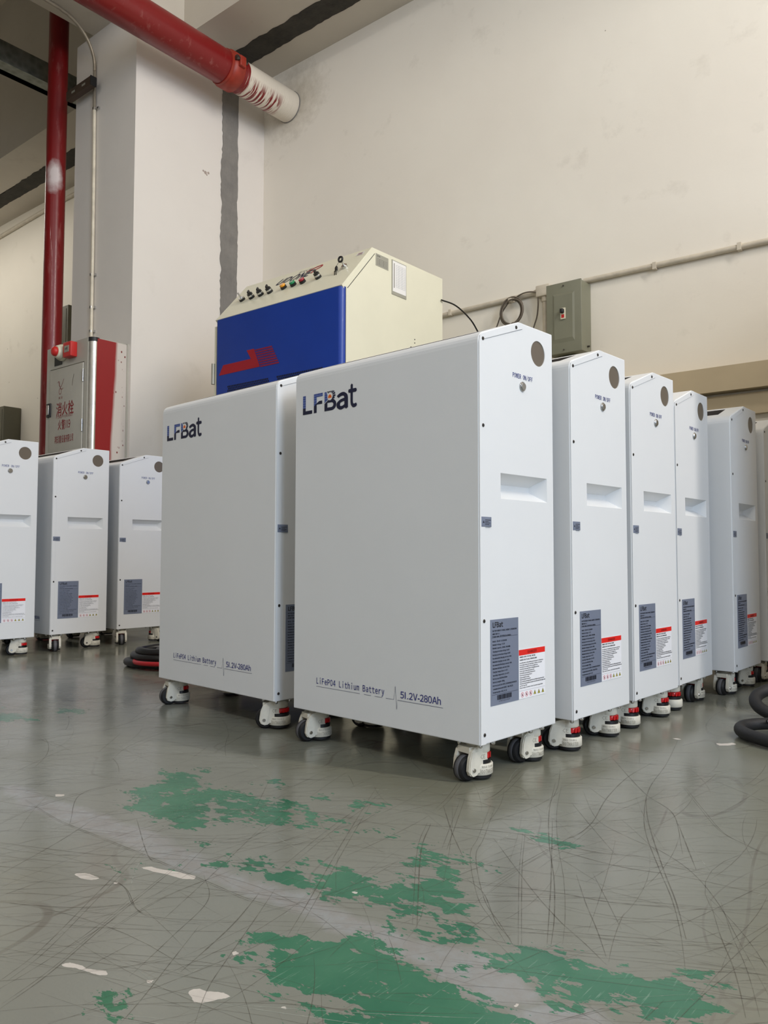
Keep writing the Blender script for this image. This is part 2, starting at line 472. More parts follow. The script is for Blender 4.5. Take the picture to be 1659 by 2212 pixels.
_gc = {}
def glyph(ch, res):
    """outline of one character, scaled so that a capital is 1 high; Latin uses the upright sans full-width forms"""
    key = (ch, res)
    if key in _gc: return _gc[key]
    o_ = ord(ch)
    plain = ch in '1-.:'
    body = chr(o_ + 0xFEE0) if (0x21 <= o_ <= 0x7E and not plain) else ch
    cap = 0.69 if plain else 0.735
    c = bpy.data.curves.new('t', 'FONT'); c.body = body; c.resolution_u = res
    o = bpy.data.objects.new('t', c); COL.objects.link(o)
    bpy.context.view_layer.update()
    dg = bpy.context.evaluated_depsgraph_get()
    me = bpy.data.meshes.new_from_object(o.evaluated_get(dg))
    vs = [(v.co.x / cap, v.co.y / cap) for v in me.vertices]; fs = [tuple(p.vertices) for p in me.polygons]
    bpy.data.objects.remove(o); bpy.data.curves.remove(c); bpy.data.meshes.remove(me)
    x0 = min(v[0] for v in vs); x1 = max(v[0] for v in vs)
    _gc[key] = ([(a - x0, b) for a, b in vs], fs, x1 - x0)
    return _gc[key]

def text(mb, s, put, x, y, h, key, width=None, res=3, bold=0.0, align='l', mono=False, gap=0.15):
    """writes s with cap height h from (x, y); width forces the total width; mono = one cell per character"""
    items = []; cur = 0.0
    for ch in s:
        if ch == ' ': cur += 1.0 if mono else 0.38; continue
        vs, fs, w_ = glyph(ch, res)
        if mono:
            k_ = min(1.0, 0.80 / w_); items.append((cur + (1.0 - w_ * k_) / 2, vs, fs, k_)); cur += 1.0; end = cur
        else:
            pad = 0.13 if ch in '1.' else 0.0
            items.append((cur + pad, vs, fs, 1.0)); cur += w_ + gap + 2 * pad; end = cur - gap
    k_ = (width / end) if width else h
    off = 0 if align == 'l' else -end * k_ / 2
    o0 = Vector(put(x, y)); nrm = (Vector(put(x + 1e-3, y)) - o0).cross(Vector(put(x, y + 1e-3)) - o0).normalized()
    for cx_, vs, fs, kx in items:
        # heavier weights: the outline struck several times with a small shift
        for q_, (sx_, sy_) in enumerate(((0, 0),) if not bold else ((-bold, 0), (bold, 0), (0, -bold * 0.6), (0, bold * 0.6))):
            mb.add([Vector(put(x + off + (cx_ + a * kx + sx_) * k_, y + (b + sy_) * h)) + nrm * (0.00006 * q_) for a, b in vs], fs, key)
    return end * k_

def thing(name, label, cat, loc=(0, 0, 0), rotz=0.0, group=None):
    o = bpy.data.objects.new(name, None); COL.objects.link(o)
    o.empty_display_size = 0.1
    o.location = loc; o.rotation_euler = (0, 0, rotz)
    o['label'] = label; o['category'] = cat
    if group: o['group'] = group
    return o
def tag(o, label, cat, group=None):
    o['label'] = label; o['category'] = cat
    if group: o['group'] = group
    return o
def struct(o, label=None):
    o['kind'] = 'structure'
    if label: o['label'] = label
    return o

GREEN_PATCHES = [[0.72,[[-1.301,0.833],[-1.317,0.885],[-1.316,0.941],[-1.368,0.986],[-1.321,1.008],[-1.257,0.989],[-1.212,0.971],[-1.192,0.987],[-1.049,0.841],[-1.029,0.796],[-1.052,0.797],[-1.121,0.803],[-1.164,0.806],[-1.211,0.798],[-1.242,0.821]]],[0.66,[[-1.218,0.976],[-1.115,0.994],[-1.015,1.008],[-0.938,0.932],[-0.968,0.893],[-1.028,0.872],[-1.049,0.841]]],[0.66,[[-1.005,0.999],[-0.92,0.99],[-0.856,0.999],[-0.792,1.003],[-0.783,0.992],[-0.859,0.968],[-0.897,0.965],[-0.923,0.927]]],[0.72,[[-1.158,1.044],[-1.144,1.086],[-1.111,1.054],[-1.144,1.037]]],[0.72,[[-1.019,1.047],[-0.996,1.084],[-0.979,1.053]]],[0.73,[[-0.922,1.051],[-0.93,1.085],[-0.92,1.099],[-0.909,1.086],[-0.909,1.048]]],[0.73,[[-0.899,1.086],[-0.893,1.099],[-0.858,1.049],[-0.873,1.052]]],[0.69,[[-1.344,1.028],[-1.322,1.052],[-1.29,1.033],[-1.299,1.017]]],[0.77,[[-0.907,0.73],[-0.931,0.76],[-0.932,0.782],[-0.917,0.782],[-0.896,0.744]]],[0.82,[[-0.887,0.762],[-0.879,0.785],[-0.845,0.791],[-0.819,0.77],[-0.822,0.826],[-0.802,0.815],[-0.769,0.796],[-0.749,0.798],[-0.779,0.834],[-0.761,0.838],[-0.759,0.866],[-0.725,0.832],[-0.684,0.846],[-0.667,0.87],[-0.597,0.852],[-0.612,0.818],[-0.648,0.802],[-0.672,0.784],[-0.689,0.773],[-0.712,0.758],[-0.729,0.772],[-0.76,0.765],[-0.814,0.744],[-0.826,0.759],[-0.87,0.76]]],[0.84,[[-0.681,0.843],[-0.655,0.855],[-0.657,0.878],[-0.678,0.885],[-0.652,0.892],[-0.641,0.91],[-0.655,0.935],[-0.642,0.946],[-0.62,0.938],[-0.625,0.909],[-0.606,0.89],[-0.573,0.885],[-0.569,0.875],[-0.583,0.864],[-0.601,0.858],[-0.576,0.848],[-0.556,0.843],[-0.548,0.829],[-0.566,0.818],[-0.596,0.836],[-0.611,0.836],[-0.629,0.826],[-0.652,0.807]]],[0.77,[[-0.624,0.804],[-0.601,0.827],[-0.59,0.812],[-0.604,0.802]]],[0.73,[[-0.708,0.952],[-0.728,0.997],[-0.693,0.965],[-0.672,0.977],[-0.663,0.973],[-0.658,0.993],[-0.628,0.99],[-0.613,0.997],[-0.603,0.983],[-0.612,0.965],[-0.652,0.959],[-0.677,0.95],[-0.688,0.908]]],[0.77,[[-0.614,0.76],[-0.596,0.763],[-0.585,0.761],[-0.585,0.746],[-0.605,0.748]]],[0.76,[[-0.569,0.756],[-0.551,0.792],[-0.533,0.814],[-0.509,0.812],[-0.533,0.789],[-0.493,0.796],[-0.489,0.785],[-0.511,0.771],[-0.513,0.755],[-0.54,0.757],[-0.56,0.752]]],[0.74,[[-0.639,1.145],[-0.618,1.157],[-0.616,1.144]]],[0.84,[[-0.611,1.147],[-0.596,1.152],[-0.581,1.136],[-0.558,1.136],[-0.539,1.108],[-0.563,1.107],[-0.581,1.116]]],[0.84,[[-0.697,0.603],[-0.677,0.612],[-0.668,0.606],[-0.664,0.629],[-0.698,0.643],[-0.698,0.65],[-0.674,0.656],[-0.663,0.675],[-0.651,0.667],[-0.627,0.676],[-0.628,0.696],[-0.614,0.708],[-0.602,0.711],[-0.586,0.7],[-0.567,0.702],[-0.549,0.704],[-0.502,0.621],[-0.525,0.613],[-0.534,0.603],[-0.552,0.599],[-0.58,0.584],[-0.6,0.584],[-0.601,0.566],[-0.615,0.563],[-0.623,0.577],[-0.639,0.566],[-0.648,0.571],[-0.645,0.584],[-0.665,0.602],[-0.685,0.596]]],[0.81,[[-0.56,0.564],[-0.531,0.582],[-0.485,0.6],[-0.478,0.592],[-0.521,0.562],[-0.543,0.563]]],[0.77,[[-0.718,0.445],[-0.72,0.451],[-0.708,0.454],[-0.711,0.461],[-0.705,0.466],[-0.692,0.461],[-0.692,0.451],[-0.697,0.445],[-0.708,0.449]]],[0.68,[[-1.025,0.638],[-0.984,0.667],[-0.954,0.665],[-0.976,0.658],[-1.009,0.646]]],[0.77,[[-0.953,0.692],[-0.943,0.7],[-0.936,0.693],[-0.945,0.688]]],[0.74,[[-0.99,0.776],[-0.98,0.784],[-0.973,0.778],[-0.981,0.771]]],[0.84,[[-0.569,0.704],[-0.549,0.7],[-0.521,0.713],[-0.514,0.695],[-0.5,0.7],[-0.484,0.69],[-0.445,0.678],[-0.43,0.69],[-0.412,0.694],[-0.406,0.679],[-0.388,0.693],[-0.373,0.684],[-0.369,0.676],[-0.479,0.586],[-0.573,0.701]]],[0.84,[[-0.476,0.763],[-0.459,0.78],[-0.46,0.796],[-0.431,0.823],[-0.407,0.826],[-0.38,0.816],[-0.357,0.828],[-0.35,0.817],[-0.308,0.836],[-0.305,0.856],[-0.284,0.87],[-0.279,0.857],[-0.266,0.853],[-0.256,0.832],[-0.241,0.819],[-0.246,0.805],[-0.26,0.769],[-0.289,0.76],[-0.306,0.775],[-0.328,0.783],[-0.343,0.75],[-0.363,0.75],[-0.37,0.777],[-0.388,0.74],[-0.403,0.739],[-0.421,0.752],[-0.445,0.745],[-0.457,0.747],[-0.45,0.765]]],[0.77,[[-0.328,0.743],[-0.321,0.76],[-0.309,0.748],[-0.293,0.74],[-0.318,0.72]]],[0.74,[[-0.375,0.73],[-0.345,0.739],[-0.348,0.734],[-0.37,0.724]]],[0.84,[[-0.502,0.708],[-0.474,0.729],[-0.472,0.722],[-0.495,0.706]]],[0.73,[[-2.292,1.066],[-2.246,1.083],[-2.223,1.072],[-2.247,1.046]]],[0.73,[[-2.216,1.032],[-2.149,1.079],[-2.099,1.085],[-2.044,1.057],[-2.114,0.985]]],[0.81,[[-2.107,1.156],[-2.122,1.181],[-2.067,1.21],[-2.029,1.182],[-2.06,1.16],[-2.088,1.149]]]]
PALE_CHIPS = [[0.9,[[-1.032,0.597],[-1.017,0.609],[-0.992,0.609],[-0.993,0.603],[-1.008,0.596]]],[0.9,[[-0.981,0.666],[-0.971,0.677],[-0.953,0.68],[-0.932,0.688],[-0.897,0.696],[-0.891,0.69],[-0.903,0.682],[-0.933,0.677],[-0.955,0.67]]],[0.9,[[-0.817,0.461],[-0.815,0.468],[-0.801,0.473],[-0.79,0.472],[-0.769,0.484],[-0.762,0.481],[-0.767,0.475],[-0.786,0.47],[-0.808,0.464]]],[0.95,[[-0.668,0.515],[-0.668,0.523],[-0.655,0.525],[-0.641,0.534],[-0.63,0.534],[-0.638,0.523],[-0.642,0.512],[-0.651,0.507]]],[0.9,[[-1.392,0.765],[-1.378,0.774],[-1.372,0.767],[-1.38,0.76]]],[0.95,[[-0.695,0.593],[-0.694,0.599],[-0.689,0.596],[-0.691,0.591]]],[0.95,[[-0.576,0.555],[-0.573,0.558],[-0.571,0.554]]],[0.9,[[-0.72,0.499],[-0.715,0.504],[-0.713,0.501],[-0.717,0.497]]],[0.9,[[-0.697,0.797],[-0.692,0.801],[-0.688,0.796],[-0.692,0.793]]],[0.9,[[-0.966,0.618],[-0.963,0.62],[-0.958,0.616],[-0.96,0.614]]],[0.9,[[-0.573,1.939],[-0.559,1.945],[-0.543,1.97],[-0.534,1.959],[-0.546,1.934],[-0.561,1.923]]],[0.8,[[-0.67,1.926],[-0.66,1.932],[-0.647,1.927],[-0.657,1.918]]],[0.9,[[-0.405,0.703],[-0.4,0.705],[-0.399,0.7],[-0.401,0.698]]]]
BLUE_BANDS = [[0.8,[[-1.503,0.733],[-1.444,0.744],[-1.274,0.747],[-1.127,0.763],[-0.914,0.734],[-0.776,0.738],[-0.601,0.744],[-0.575,0.712],[-0.705,0.709],[-0.753,0.708],[-0.873,0.701],[-0.991,0.71],[-1.133,0.704],[-1.341,0.692]]],[0.8,[[-0.594,0.735],[-0.544,0.74],[-0.483,0.77],[-0.441,0.748],[-0.399,0.731],[-0.389,0.718],[-0.412,0.699],[-0.449,0.685],[-0.503,0.701],[-0.554,0.706],[-0.57,0.706]]],[0.8,[[-0.374,0.723],[-0.333,0.744],[-0.319,0.728],[-0.369,0.681],[-0.388,0.693]]]]
SCRATCH_PATHS = [[[-0.654,1.921],[-0.599,1.686],[-0.565,1.501],[-0.523,1.361],[-0.479,1.251],[-0.41,1.12],[-0.366,1.04],[-0.328,0.959],[-0.294,0.874]],[[-0.55,1.439],[-0.496,1.307],[-0.413,1.138],[-0.357,1.031],[-0.315,0.941]],[[-0.712,1.666],[-0.619,1.536],[-0.547,1.442],[-0.476,1.369],[-0.405,1.201]],[[-0.651,1.393],[-0.566,1.264],[-0.491,1.215],[-0.432,1.19],[-0.372,1.14],[-0.316,1.064],[-0.269,0.979],[-0.213,0.877]],[[-0.625,1.664],[-0.623,1.533],[-0.6,1.381],[-0.567,1.249],[-0.56,1.172],[-0.571,1.14]],[[-0.514,1.543],[-0.444,1.426],[-0.383,1.33],[-0.335,1.293],[-0.305,1.271]],[[-0.718,1.415],[-0.65,1.257],[-0.579,1.118],[-0.51,0.998],[-0.459,0.898],[-0.43,0.833]],[[-0.624,1.217],[-0.513,0.995],[-0.434,0.831]],[[-0.632,1.14],[-0.567,1.013],[-0.509,0.907],[-0.456,0.812]],[[-0.735,1.22],[-0.667,1.072],[-0.636,1.0],[-0.553,0.888],[-0.501,0.84],[-0.46,0.802]],[[-0.601,0.923],[-0.561,0.9],[-0.508,0.842],[-0.471,0.814]],[[-0.656,1.081],[-0.576,1.005],[-0.509,0.942],[-0.448,0.891],[-0.4,0.858],[-0.363,0.83]],[[-0.493,1.031],[-0.446,0.958],[-0.404,0.898],[-0.369,0.844]],[[-0.323,1.058],[-0.288,0.977],[-0.26,0.92],[-0.241,0.876],[-0.22,0.821]],[[-0.454,1.327],[-0.37,1.152]],[[-0.798,1.219],[-0.721,1.068],[-0.684,0.995]],[[-0.806,1.162],[-0.723,1.065],[-0.651,0.988]],[[-0.81,1.444],[-0.771,1.295],[-0.765,1.229]],[[-0.869,1.311],[-0.824,1.198],[-0.804,1.131]],[[-0.768,1.071],[-0.709,0.964],[-0.571,0.768]],[[-0.803,1.042],[-0.73,1.081],[-0.641,1.119],[-0.589,1.129],[-0.512,1.125],[-0.452,1.151]],[[-0.678,1.089],[-0.574,1.098],[-0.464,1.096],[-0.374,1.118],[-0.271,1.127]],[[-0.555,1.138],[-0.452,1.151],[-0.355,1.154],[-0.284,1.182]],[[-0.583,0.919],[-0.501,0.958],[-0.416,0.982],[-0.344,1.025]],[[-0.708,0.876],[-0.615,0.911],[-0.531,0.951]],[[-0.654,1.254],[-0.701,1.39],[-0.756,1.511]],[[-0.656,1.426],[-0.577,1.366],[-0.549,1.449],[-0.499,1.499]],[[-1.02,0.49],[-0.97,0.518],[-0.929,0.547],[-0.881,0.599]],[[-1.107,0.53],[-1.161,0.643],[-1.22,0.745]],[[-0.836,0.403],[-0.867,0.464],[-0.95,0.582],[-1.054,0.73]],[[-0.905,0.436],[-0.85,0.458],[-0.79,0.488],[-0.695,0.529],[-0.625,0.563]],[[-1.404,0.715],[-1.26,0.697],[-1.141,0.697],[-1.006,0.698],[-0.867,0.696],[-0.766,0.697],[-0.677,0.721]],[[-1.06,0.589],[-0.952,0.617],[-0.852,0.585],[-0.767,0.616]],[[-0.89,0.707],[-0.822,0.66],[-0.777,0.572],[-0.74,0.493]],[[-0.781,0.738],[-0.74,0.669],[-0.695,0.591],[-0.659,0.531],[-0.62,0.484]],[[-0.787,0.715],[-0.745,0.634],[-0.706,0.532]],[[-1.159,0.78],[-1.006,0.698],[-0.969,0.695]],[[-0.937,1.159],[-0.888,0.972],[-0.823,0.782]],[[-0.981,1.199],[-0.824,0.918],[-0.719,0.736],[-0.674,0.656]],[[-1.054,0.755],[-0.955,0.811],[-0.96,0.886],[-1.037,1.041]],[[-1.229,0.587],[-1.112,0.635],[-1.038,0.672],[-0.925,0.742]],[[-1.312,0.626],[-1.35,0.717],[-1.361,0.849],[-1.374,0.939]],[[-1.224,0.698],[-1.358,0.796],[-1.354,0.894]],[[-0.674,0.44],[-0.702,0.49],[-0.775,0.61]],[[-0.786,0.38],[-0.812,0.446],[-0.873,0.561],[-0.959,0.736]],[[-0.843,0.518],[-0.873,0.627],[-0.873,0.741]],[[-0.628,0.777],[-0.523,0.823],[-0.426,0.872],[-0.337,0.923],[-0.238,0.983]],[[-0.463,0.807],[-0.385,0.843],[-0.299,0.888],[-0.224,0.925]],[[-0.485,0.927],[-0.401,0.945],[-0.331,0.987],[-0.248,1.025]]]
# ------------------------------------------------------------------ the hall
YW = 3.885     # back wall face
XL = -4.3      # bright face of the column and its return
YC = 2.795     # shaded face of the column
ZB = 3.955     # underside of the beams
def ragged(n, a0, a1, amp, seed):
    r = random.Random(seed); out = []; v = 0
    for i in range(n + 1):
        v = 0.7 * v + r.uniform(-amp, amp)
        out.append((a0 + (a1 - a0) * i / n, v))
    return out

# floor: one fine grid where the paint is worn, coarse outside; scratches are thin strips of the same mesh
def pts_field(X, Y, polys, soft):
    F = np.zeros_like(X)
    for dens, poly in polys:
        P = np.array(poly)
        x0, y0 = P.min(0) - 0.06; x1, y1 = P.max(0) + 0.06
        msk = (X > x0) & (X < x1) & (Y > y0) & (Y < y1)
        if not msk.any(): continue
        x = X[msk]; y = Y[msk]
        inside = np.zeros(x.shape, bool); dmin = np.full(x.shape, 9.0)
        for i in range(len(P)):
            ax, ay = P[i - 1]; bx, by = P[i]
            c = ((ay > y) != (by > y)) & (x < (bx - ax) * (y - ay) / (by - ay + 1e-12) + ax)
            inside ^= c
            t = np.clip(((x - ax) * (bx - ax) + (y - ay) * (by - ay)) / ((bx - ax) ** 2 + (by - ay) ** 2 + 1e-12), 0, 1)
            dmin = np.minimum(dmin, np.hypot(x - ax - t * (bx - ax), y - ay - t * (by - ay)))
        sd = np.where(inside, dmin, -dmin)
        val = dens * np.clip(sd / soft * 0.5 + 0.62, 0, 1)
        F[msk] = np.maximum(F[msk], val)
    return F
def build_floor():
    xs = np.concatenate([[-9.5, -7, -5, -3.6, -2.9], np.arange(-2.45, -0.16, 0.005), [0.2, 0.8, 2, 3.2, 4.6]])
    ys = np.concatenate([[-5, -3, -1.5, -0.4, 0.1], np.arange(0.38, 2.03, 0.005), [2.3, 2.8, 3.3, 3.885]])
    nx, ny = len(xs), len(ys)
    X, Y = np.meshgrid(xs, ys)
    V = np.stack([X, Y, np.zeros_like(X)], -1).reshape(-1, 3)
    I = np.arange(nx * ny).reshape(ny, nx)
    Fq = np.stack([I[:-1, :-1], I[:-1, 1:], I[1:, 1:], I[1:, :-1]], -1).reshape(-1, 4)
    # scratches
    sv = []; sf = []; sm = []
    rnd = random.Random(11)
    base = len(V)
    def ribbon(path, wdt, mi):
        n = len(path)
        for i in range(n):
            a = path[max(0, i - 1)]; b = path[min(n - 1, i + 1)]
            t = (b - a).normalized(); q = Vector((-t.y, t.x))
            ww = wdt * (0.35 + 0.65 * min(1, 4 * min(i, n - 1 - i) / n))
            for sgn in (-1, 1):
                p = path[i] + q * ww * 0.5 * sgn
                sv.append((p.x, p.y, 0.0003))
        o = base + len(sv) - 2 * n
        for i in range(n - 1):
            sf.append((o + 2 * i, o + 2 * i + 1, o + 2 * i + 3, o + 2 * i + 2)); sm.append(mi)
    for path in SCRATCH_PATHS:
        P = smooth_path([Vector((a, b, 0)) for a, b in path], 10)
        P = [Vector((p.x, p.y)) for p in P]
        d = (P[0].length + P[-1].length) / 2
        ribbon(P, rnd.uniform(0.0008, 0.0017) * (0.7 + 0.3 * d), 1)
        if rnd.random() < 0.4:
            off = Vector((rnd.uniform(-0.01, 0.01), rnd.uniform(-0.01, 0.01)))
            ribbon([p + off for p in P], 0.0008, 1)
    for k_ in range(1500):
        # mostly two drag directions: across the view and away from it
        c = Vector((rnd.uniform(-2.3, -0.15), rnd.uniform(0.45, 1.75)))
        u = rnd.random()
        ang = rnd.gauss(math.radians(32), 0.16) if u < 0.45 else (rnd.gauss(math.radians(75), 0.3) if u < 0.7 else rnd.uniform(0, PI))
        Ln = rnd.uniform(0.05, 0.36) * (1.3 if u < 0.45 else 1.0); cv = rnd.gauss(0, 0.7)
        P = []
        for i in range(9):
            s_ = (i / 8 - 0.5) * Ln
            P.append(c + Vector((math.cos(ang + cv * s_), math.sin(ang + cv * s_))) * s_)
        ribbon(P, rnd.uniform(0.00035, 0.0010), 1 if rnd.random() < 0.88 else 2)
    me = bpy.data.meshes.new('floor')
    nv = len(V) + len(sv); nq = len(Fq) + len(sf)
    me.vertices.add(nv); me.loops.add(nq * 4); me.polygons.add(nq)
    me.vertices.foreach_set('co', np.concatenate([V, np.array(sv)]).astype(np.float32).ravel())
    allf = np.concatenate([Fq, np.array(sf)])
    me.loops.foreach_set('vertex_index', allf.astype(np.int32).ravel())
    me.polygons.foreach_set('loop_start', np.arange(0, nq * 4, 4, dtype=np.int32))
    me.polygons.foreach_set('material_index', np.concatenate([np.zeros(len(Fq), np.int32), np.array(sm, np.int32)]))
    for nm in ('floor', 'scr', 'scr2'): me.materials.append(M[nm])
    me.update(calc_edges=True)
    for nm, polys, soft in (('green', GREEN_PATCHES, 0.03), ('pale', PALE_CHIPS, 0.006), ('band', BLUE_BANDS, 0.04)):
        a = me.attributes.new(nm, 'FLOAT', 'POINT')
        F = pts_field(X, Y, polys, soft).reshape(-1)
        a.data.foreach_set('value', np.concatenate([F, np.zeros(len(sv))]).astype(np.float32))
    o = bpy.data.objects.new('floor', me); COL.objects.link(o)
    return struct(o)
build_floor()

struct(MB().box((-9.5, YW, 0), (4.6, YW + 0.2, 5.4), 'wall').obj('wall_back'))
struct(MB().box((-9.7, -5, 0), (-9.5, YW + 0.2, 5.4), 'wall').obj('wall_left'))
# right wall with its long window opening, rear wall behind the camera
m_ = MB()
m_.box((4.6, -5, 0), (4.8, YW + 0.2, 0.9), 'wall2').box((4.6, -5, 2.9), (4.8, YW + 0.2, 5.4), 'wall2')
m_.box((4.6, 1.6, 0.9), (4.8, YW + 0.2, 2.9), 'wall2').box((4.6, -5, 0.9), (4.8, -3.4, 2.9), 'wall2')
struct(m_.obj('wall_right'))
struct(MB().box((-9.7, -5.2, 0), (4.8, -5, 5.4), 'wall2').obj('wall_front'))
struct(MB().box((-9.7, -5.2, 5.4), (4.8, YW + 0.2, 5.6), 'slab').obj('ceiling'))
# unseen short wall, added to shade the far end of the cabinet row
struct(MB().box((-0.10, 2.34, 0), (0.05, YW - 0.001, 1.9), 'wall2').obj('wall_shade_blocker'))

# beams: one along the back wall, one running forward over the column
struct(MB().box((-9.5, 3.19, ZB), (4.6, 3.52, 5.4), 'soffit').box((-9.5, 3.66, ZB), (4.6, YW, 5.4), 'soffit').obj('beam_back'))
struct(MB().box((-4.815, -5, ZB), (-4.347, 3.19, 5.4), 'soffit').obj('beam_side'))
# mortar joint that runs round beam and column, its edge broken
def joint(along, a0, a1, e0, e1, n, amp, seed, put, key, name):
    A = ragged(n, a0, a1, amp, seed); B_ = ragged(n, a0, a1, amp * 0.55, seed + 1)
    mb = MB(); vs = []; fs = []
    for (a, d0), (_, d1) in zip(A, B_):
        for q in (e0 + d0, e1 + d1):
            vs.append(put(a, q, 0)); vs.append(put(a, q, 1))
    for i in range(n):
        o = 4 * i
        fs += [(o, o + 4, o + 6, o + 2), (o + 1, o + 3, o + 7, o + 5), (o, o + 1, o + 5, o + 4), (o + 2, o + 6, o + 7, o + 3)]
    fs += [(0, 2, 3, 1), (4 * n, 4 * n + 1, 4 * n + 3, 4 * n + 2)]
    mb.add(vs, fs, key)
    return mb.obj(name)
struct(joint('x', -9.4, 4.5, 3.512, 3.668, 420, 0.008, 3, lambda a, q, s_: (a, q, ZB - 0.004 + 0.3 * s_), 'mortar_dark', 'trim_1'))
# column with the infill pier, both faces painted white
struct(MB().box((-5.02, YC, 0), (XL, 3.505, ZB), 'wall2').box((-5.02, 3.63, 0), (XL, YW, ZB), 'wall2').box((-5.02, 3.505, 0), (XL - 0.02, 3.63, ZB), 'mortar').obj('column'))
struct(joint('z', 0.02, ZB - 0.01, 3.490, 3.634, 200, 0.006, 9, lambda a, q, s_: (XL + 0.005 - 0.1 * s_, q, a), 'mortar', 'trim_2'))
# chipped plaster spot on the column
m_ = MB()
for dy, dz, r_ in ((0, 0, 0.012), (0.025, 0.006, 0.009), (-0.018, 0.006, 0.007), (0.012, -0.012, 0.006)):
    m_.cyl((XL - 0.001, 3.35 + dy, 3.055 + dz), 'x', r_, 0.0025, 'pinkpatch', 7, smooth=False)
o = m_.obj('plaster_chip'); tag(o, 'small chipped plaster spot high on the bright column face', 'chip')

# ledge ducts low on the back wall
o = MB().box((-2.2, YW - 0.075, 1.195), (-0.31, YW, 1.312), 'trunk').obj('cable_trunking')
tag(o, 'tan horizontal trunking on the back wall above the cabinet row', 'trunking')
o = MB().box((-2.2, YW - 0.035, 1.082), (-0.31, YW, 1.180), 'trunk').obj('cable_trunking')
tag(o, 'thin lower trunking on the back wall, below the deeper one', 'trunking')

# ------------------------------------------------------------------ pipes and conduits
def round_pipe(name, a, b, r, key, n=40): return MB().cyl(a, Vector(b) - Vector(a), r, (Vector(b) - Vector(a)).length, key, n).obj(name)
PX, PZ = -4.034, 3.662
pipe = thing('sprinkler_main', 'thick red overhead pipe ending in the back wall, white paint smears near its end', 'pipe', (PX, 3.88, PZ))
MB().cyl((0, -8.4, 0), 'y', 0.110, 5.06 + 2.79, 'redpipe', 56).obj('pipe', pipe)
e = MB().cyl((PX, 3.30, 0), 'y', 0.1085, 0.585, 'pipe_end', 56)
e.v = [(x - PX, y, z) for x, y, z in e.v]
eo = e.obj('painted_pipe_end', pipe, (0, -3.88, 0))
eo['label'] = 'white smeared end of the pipe'
m_ = MB()
m_.cyl((0, -0.595, 0), 'y', 0.1245, 0.095, 'clamp', 48, bev=0.012) if False else None
M['clamp'] = mat('orange_red_clamp', (150, 46, 30), 0.45, var=0.08, vs=20)
m_.cyl((0, -0.600, 0), 'y', 0.124, 0.100, 'clamp', 48, bev=0.012)
m_.cyl((0, -0.618, 0), 'y', 0.116, 0.018, 'clamp', 48)
m_.box((0.10, -0.575, -0.025), (0.145, -0.525, 0.045), 'clamp', bev=0.006)
cl = m_.obj('coupling_clamp', pipe); cl['label'] = 'orange-red grooved coupling'
MB().cyl((0.128, -0.592, 0.02), 'y', 0.012, 0.085, 'screw', 10).cyl((0.128, -0.600, 0.02), 'y', 0.018, 0.014, 'screw', 6).obj('clamp_bolt', cl)
m_ = MB()
for i in range(40):
    a = 2 * PI * i / 40; r_ = 0.118 + 0.006 * random.random()
m_.cyl((0, -0.002, 0), 'y', 0.1125, 0.006, 'mortar', 40)
m_.obj('wall_sleeve', pipe)

r_ = thing('fire_riser', 'tall vertical red pipe left of the white column', 'pipe', (-5.22, 2.765, 0))
MB().cyl((0, 0, 0), 'z', 0.066, 5.38, 'riser', 48).obj('pipe', r_)
o = round_pipe('branch_pipe', (-7.4, 1.35, 4.95), (-5.3, 1.35, 4.95), 0.05, 'redpipe')
bpy.data.objects.remove(o)

o = MB().box((-5.66, -4.5, 3.905), (-5.60, 3.18, 4.125), 'galv').box((-5.66, -4.5, 3.905), (-5.5, 3.18, 3.909), 'galv').obj('cable_tray')
tag(o, 'galvanised grey cable tray hung below the ceiling behind the red riser', 'tray')
br = thing('pipe_bracket', 'short brown steel channel beside the riser high on the column', 'bracket', (-4.835, 2.725, 3.562))
m_ = MB().box((-0.17, -0.012, -0.030), (0.135, 0.028, -0.025), 'bracket').box((-0.17, -0.012, 0.025), (0.135, 0.028, 0.030), 'bracket')
m_.box((-0.17, -0.012, -0.025), (0.135, -0.006, 0.025), 'bracket').obj('channel', br)
for x_ in (-0.08, 0.05): MB().box((x_ - 0.02, -0.0135, -0.007), (x_ + 0.02, -0.012, 0.007), 'plate').obj('channel_slot', br)
MB().box((0.135, -0.014, -0.032), (0.140, 0.030, 0.032), 'black').obj('end_cap', br)

# conduit up the shaded column face, bending forward under the beam
M['conduit'] = mat('ivory_painted_conduit', (222, 212, 190), 0.4, var=0.08, vs=14)
M['conduit2'] = mat('bare_conduit', (150, 140, 124), 0.35, 0.3, var=0.08, vs=14)
cd = thing('electrical_conduit', 'thin conduit rising from the hydrant box and bending along the beam', 'conduit', (-4.74, YC, 1.75))
MB().tube([(0.004, -0.016, 0.0), (-0.004, -0.016, 1.0), (-0.016, -0.016, 1.655)], 0.0105, 'conduit', 12, res=6).obj('straight_conduit', cd)
pth = [(-0.016, -0.016, 1.655), (-0.022, -0.016, 1.90)]
for i in range(9):
    a = PI / 2 * i / 8
    pth.append((-0.024 + 0.04 * i / 8, -0.016 - 0.26 * (1 - math.cos(a)), 1.93 + 0.26 * math.sin(a)))
pth += [(0.03, -0.6, 2.192), (0.06, -3.0, 2.192)]
b_ = MB().tube(pth, 0.0105, 'conduit2', 12, res=4).obj('bent_conduit', cd); b_['label'] = 'bare darker conduit bend'
for z_ in (0.14, 0.30, 0.52, 1.655): MB().cyl((0.0 - 0.016 * z_ / 1.655, -0.016, z_), 'z', 0.014, 0.016, 'chrome', 14).box((0.008, -0.014, z_), (0.028, 0.0, z_ + 0.014), 'chrome').obj('saddle_clip', cd)
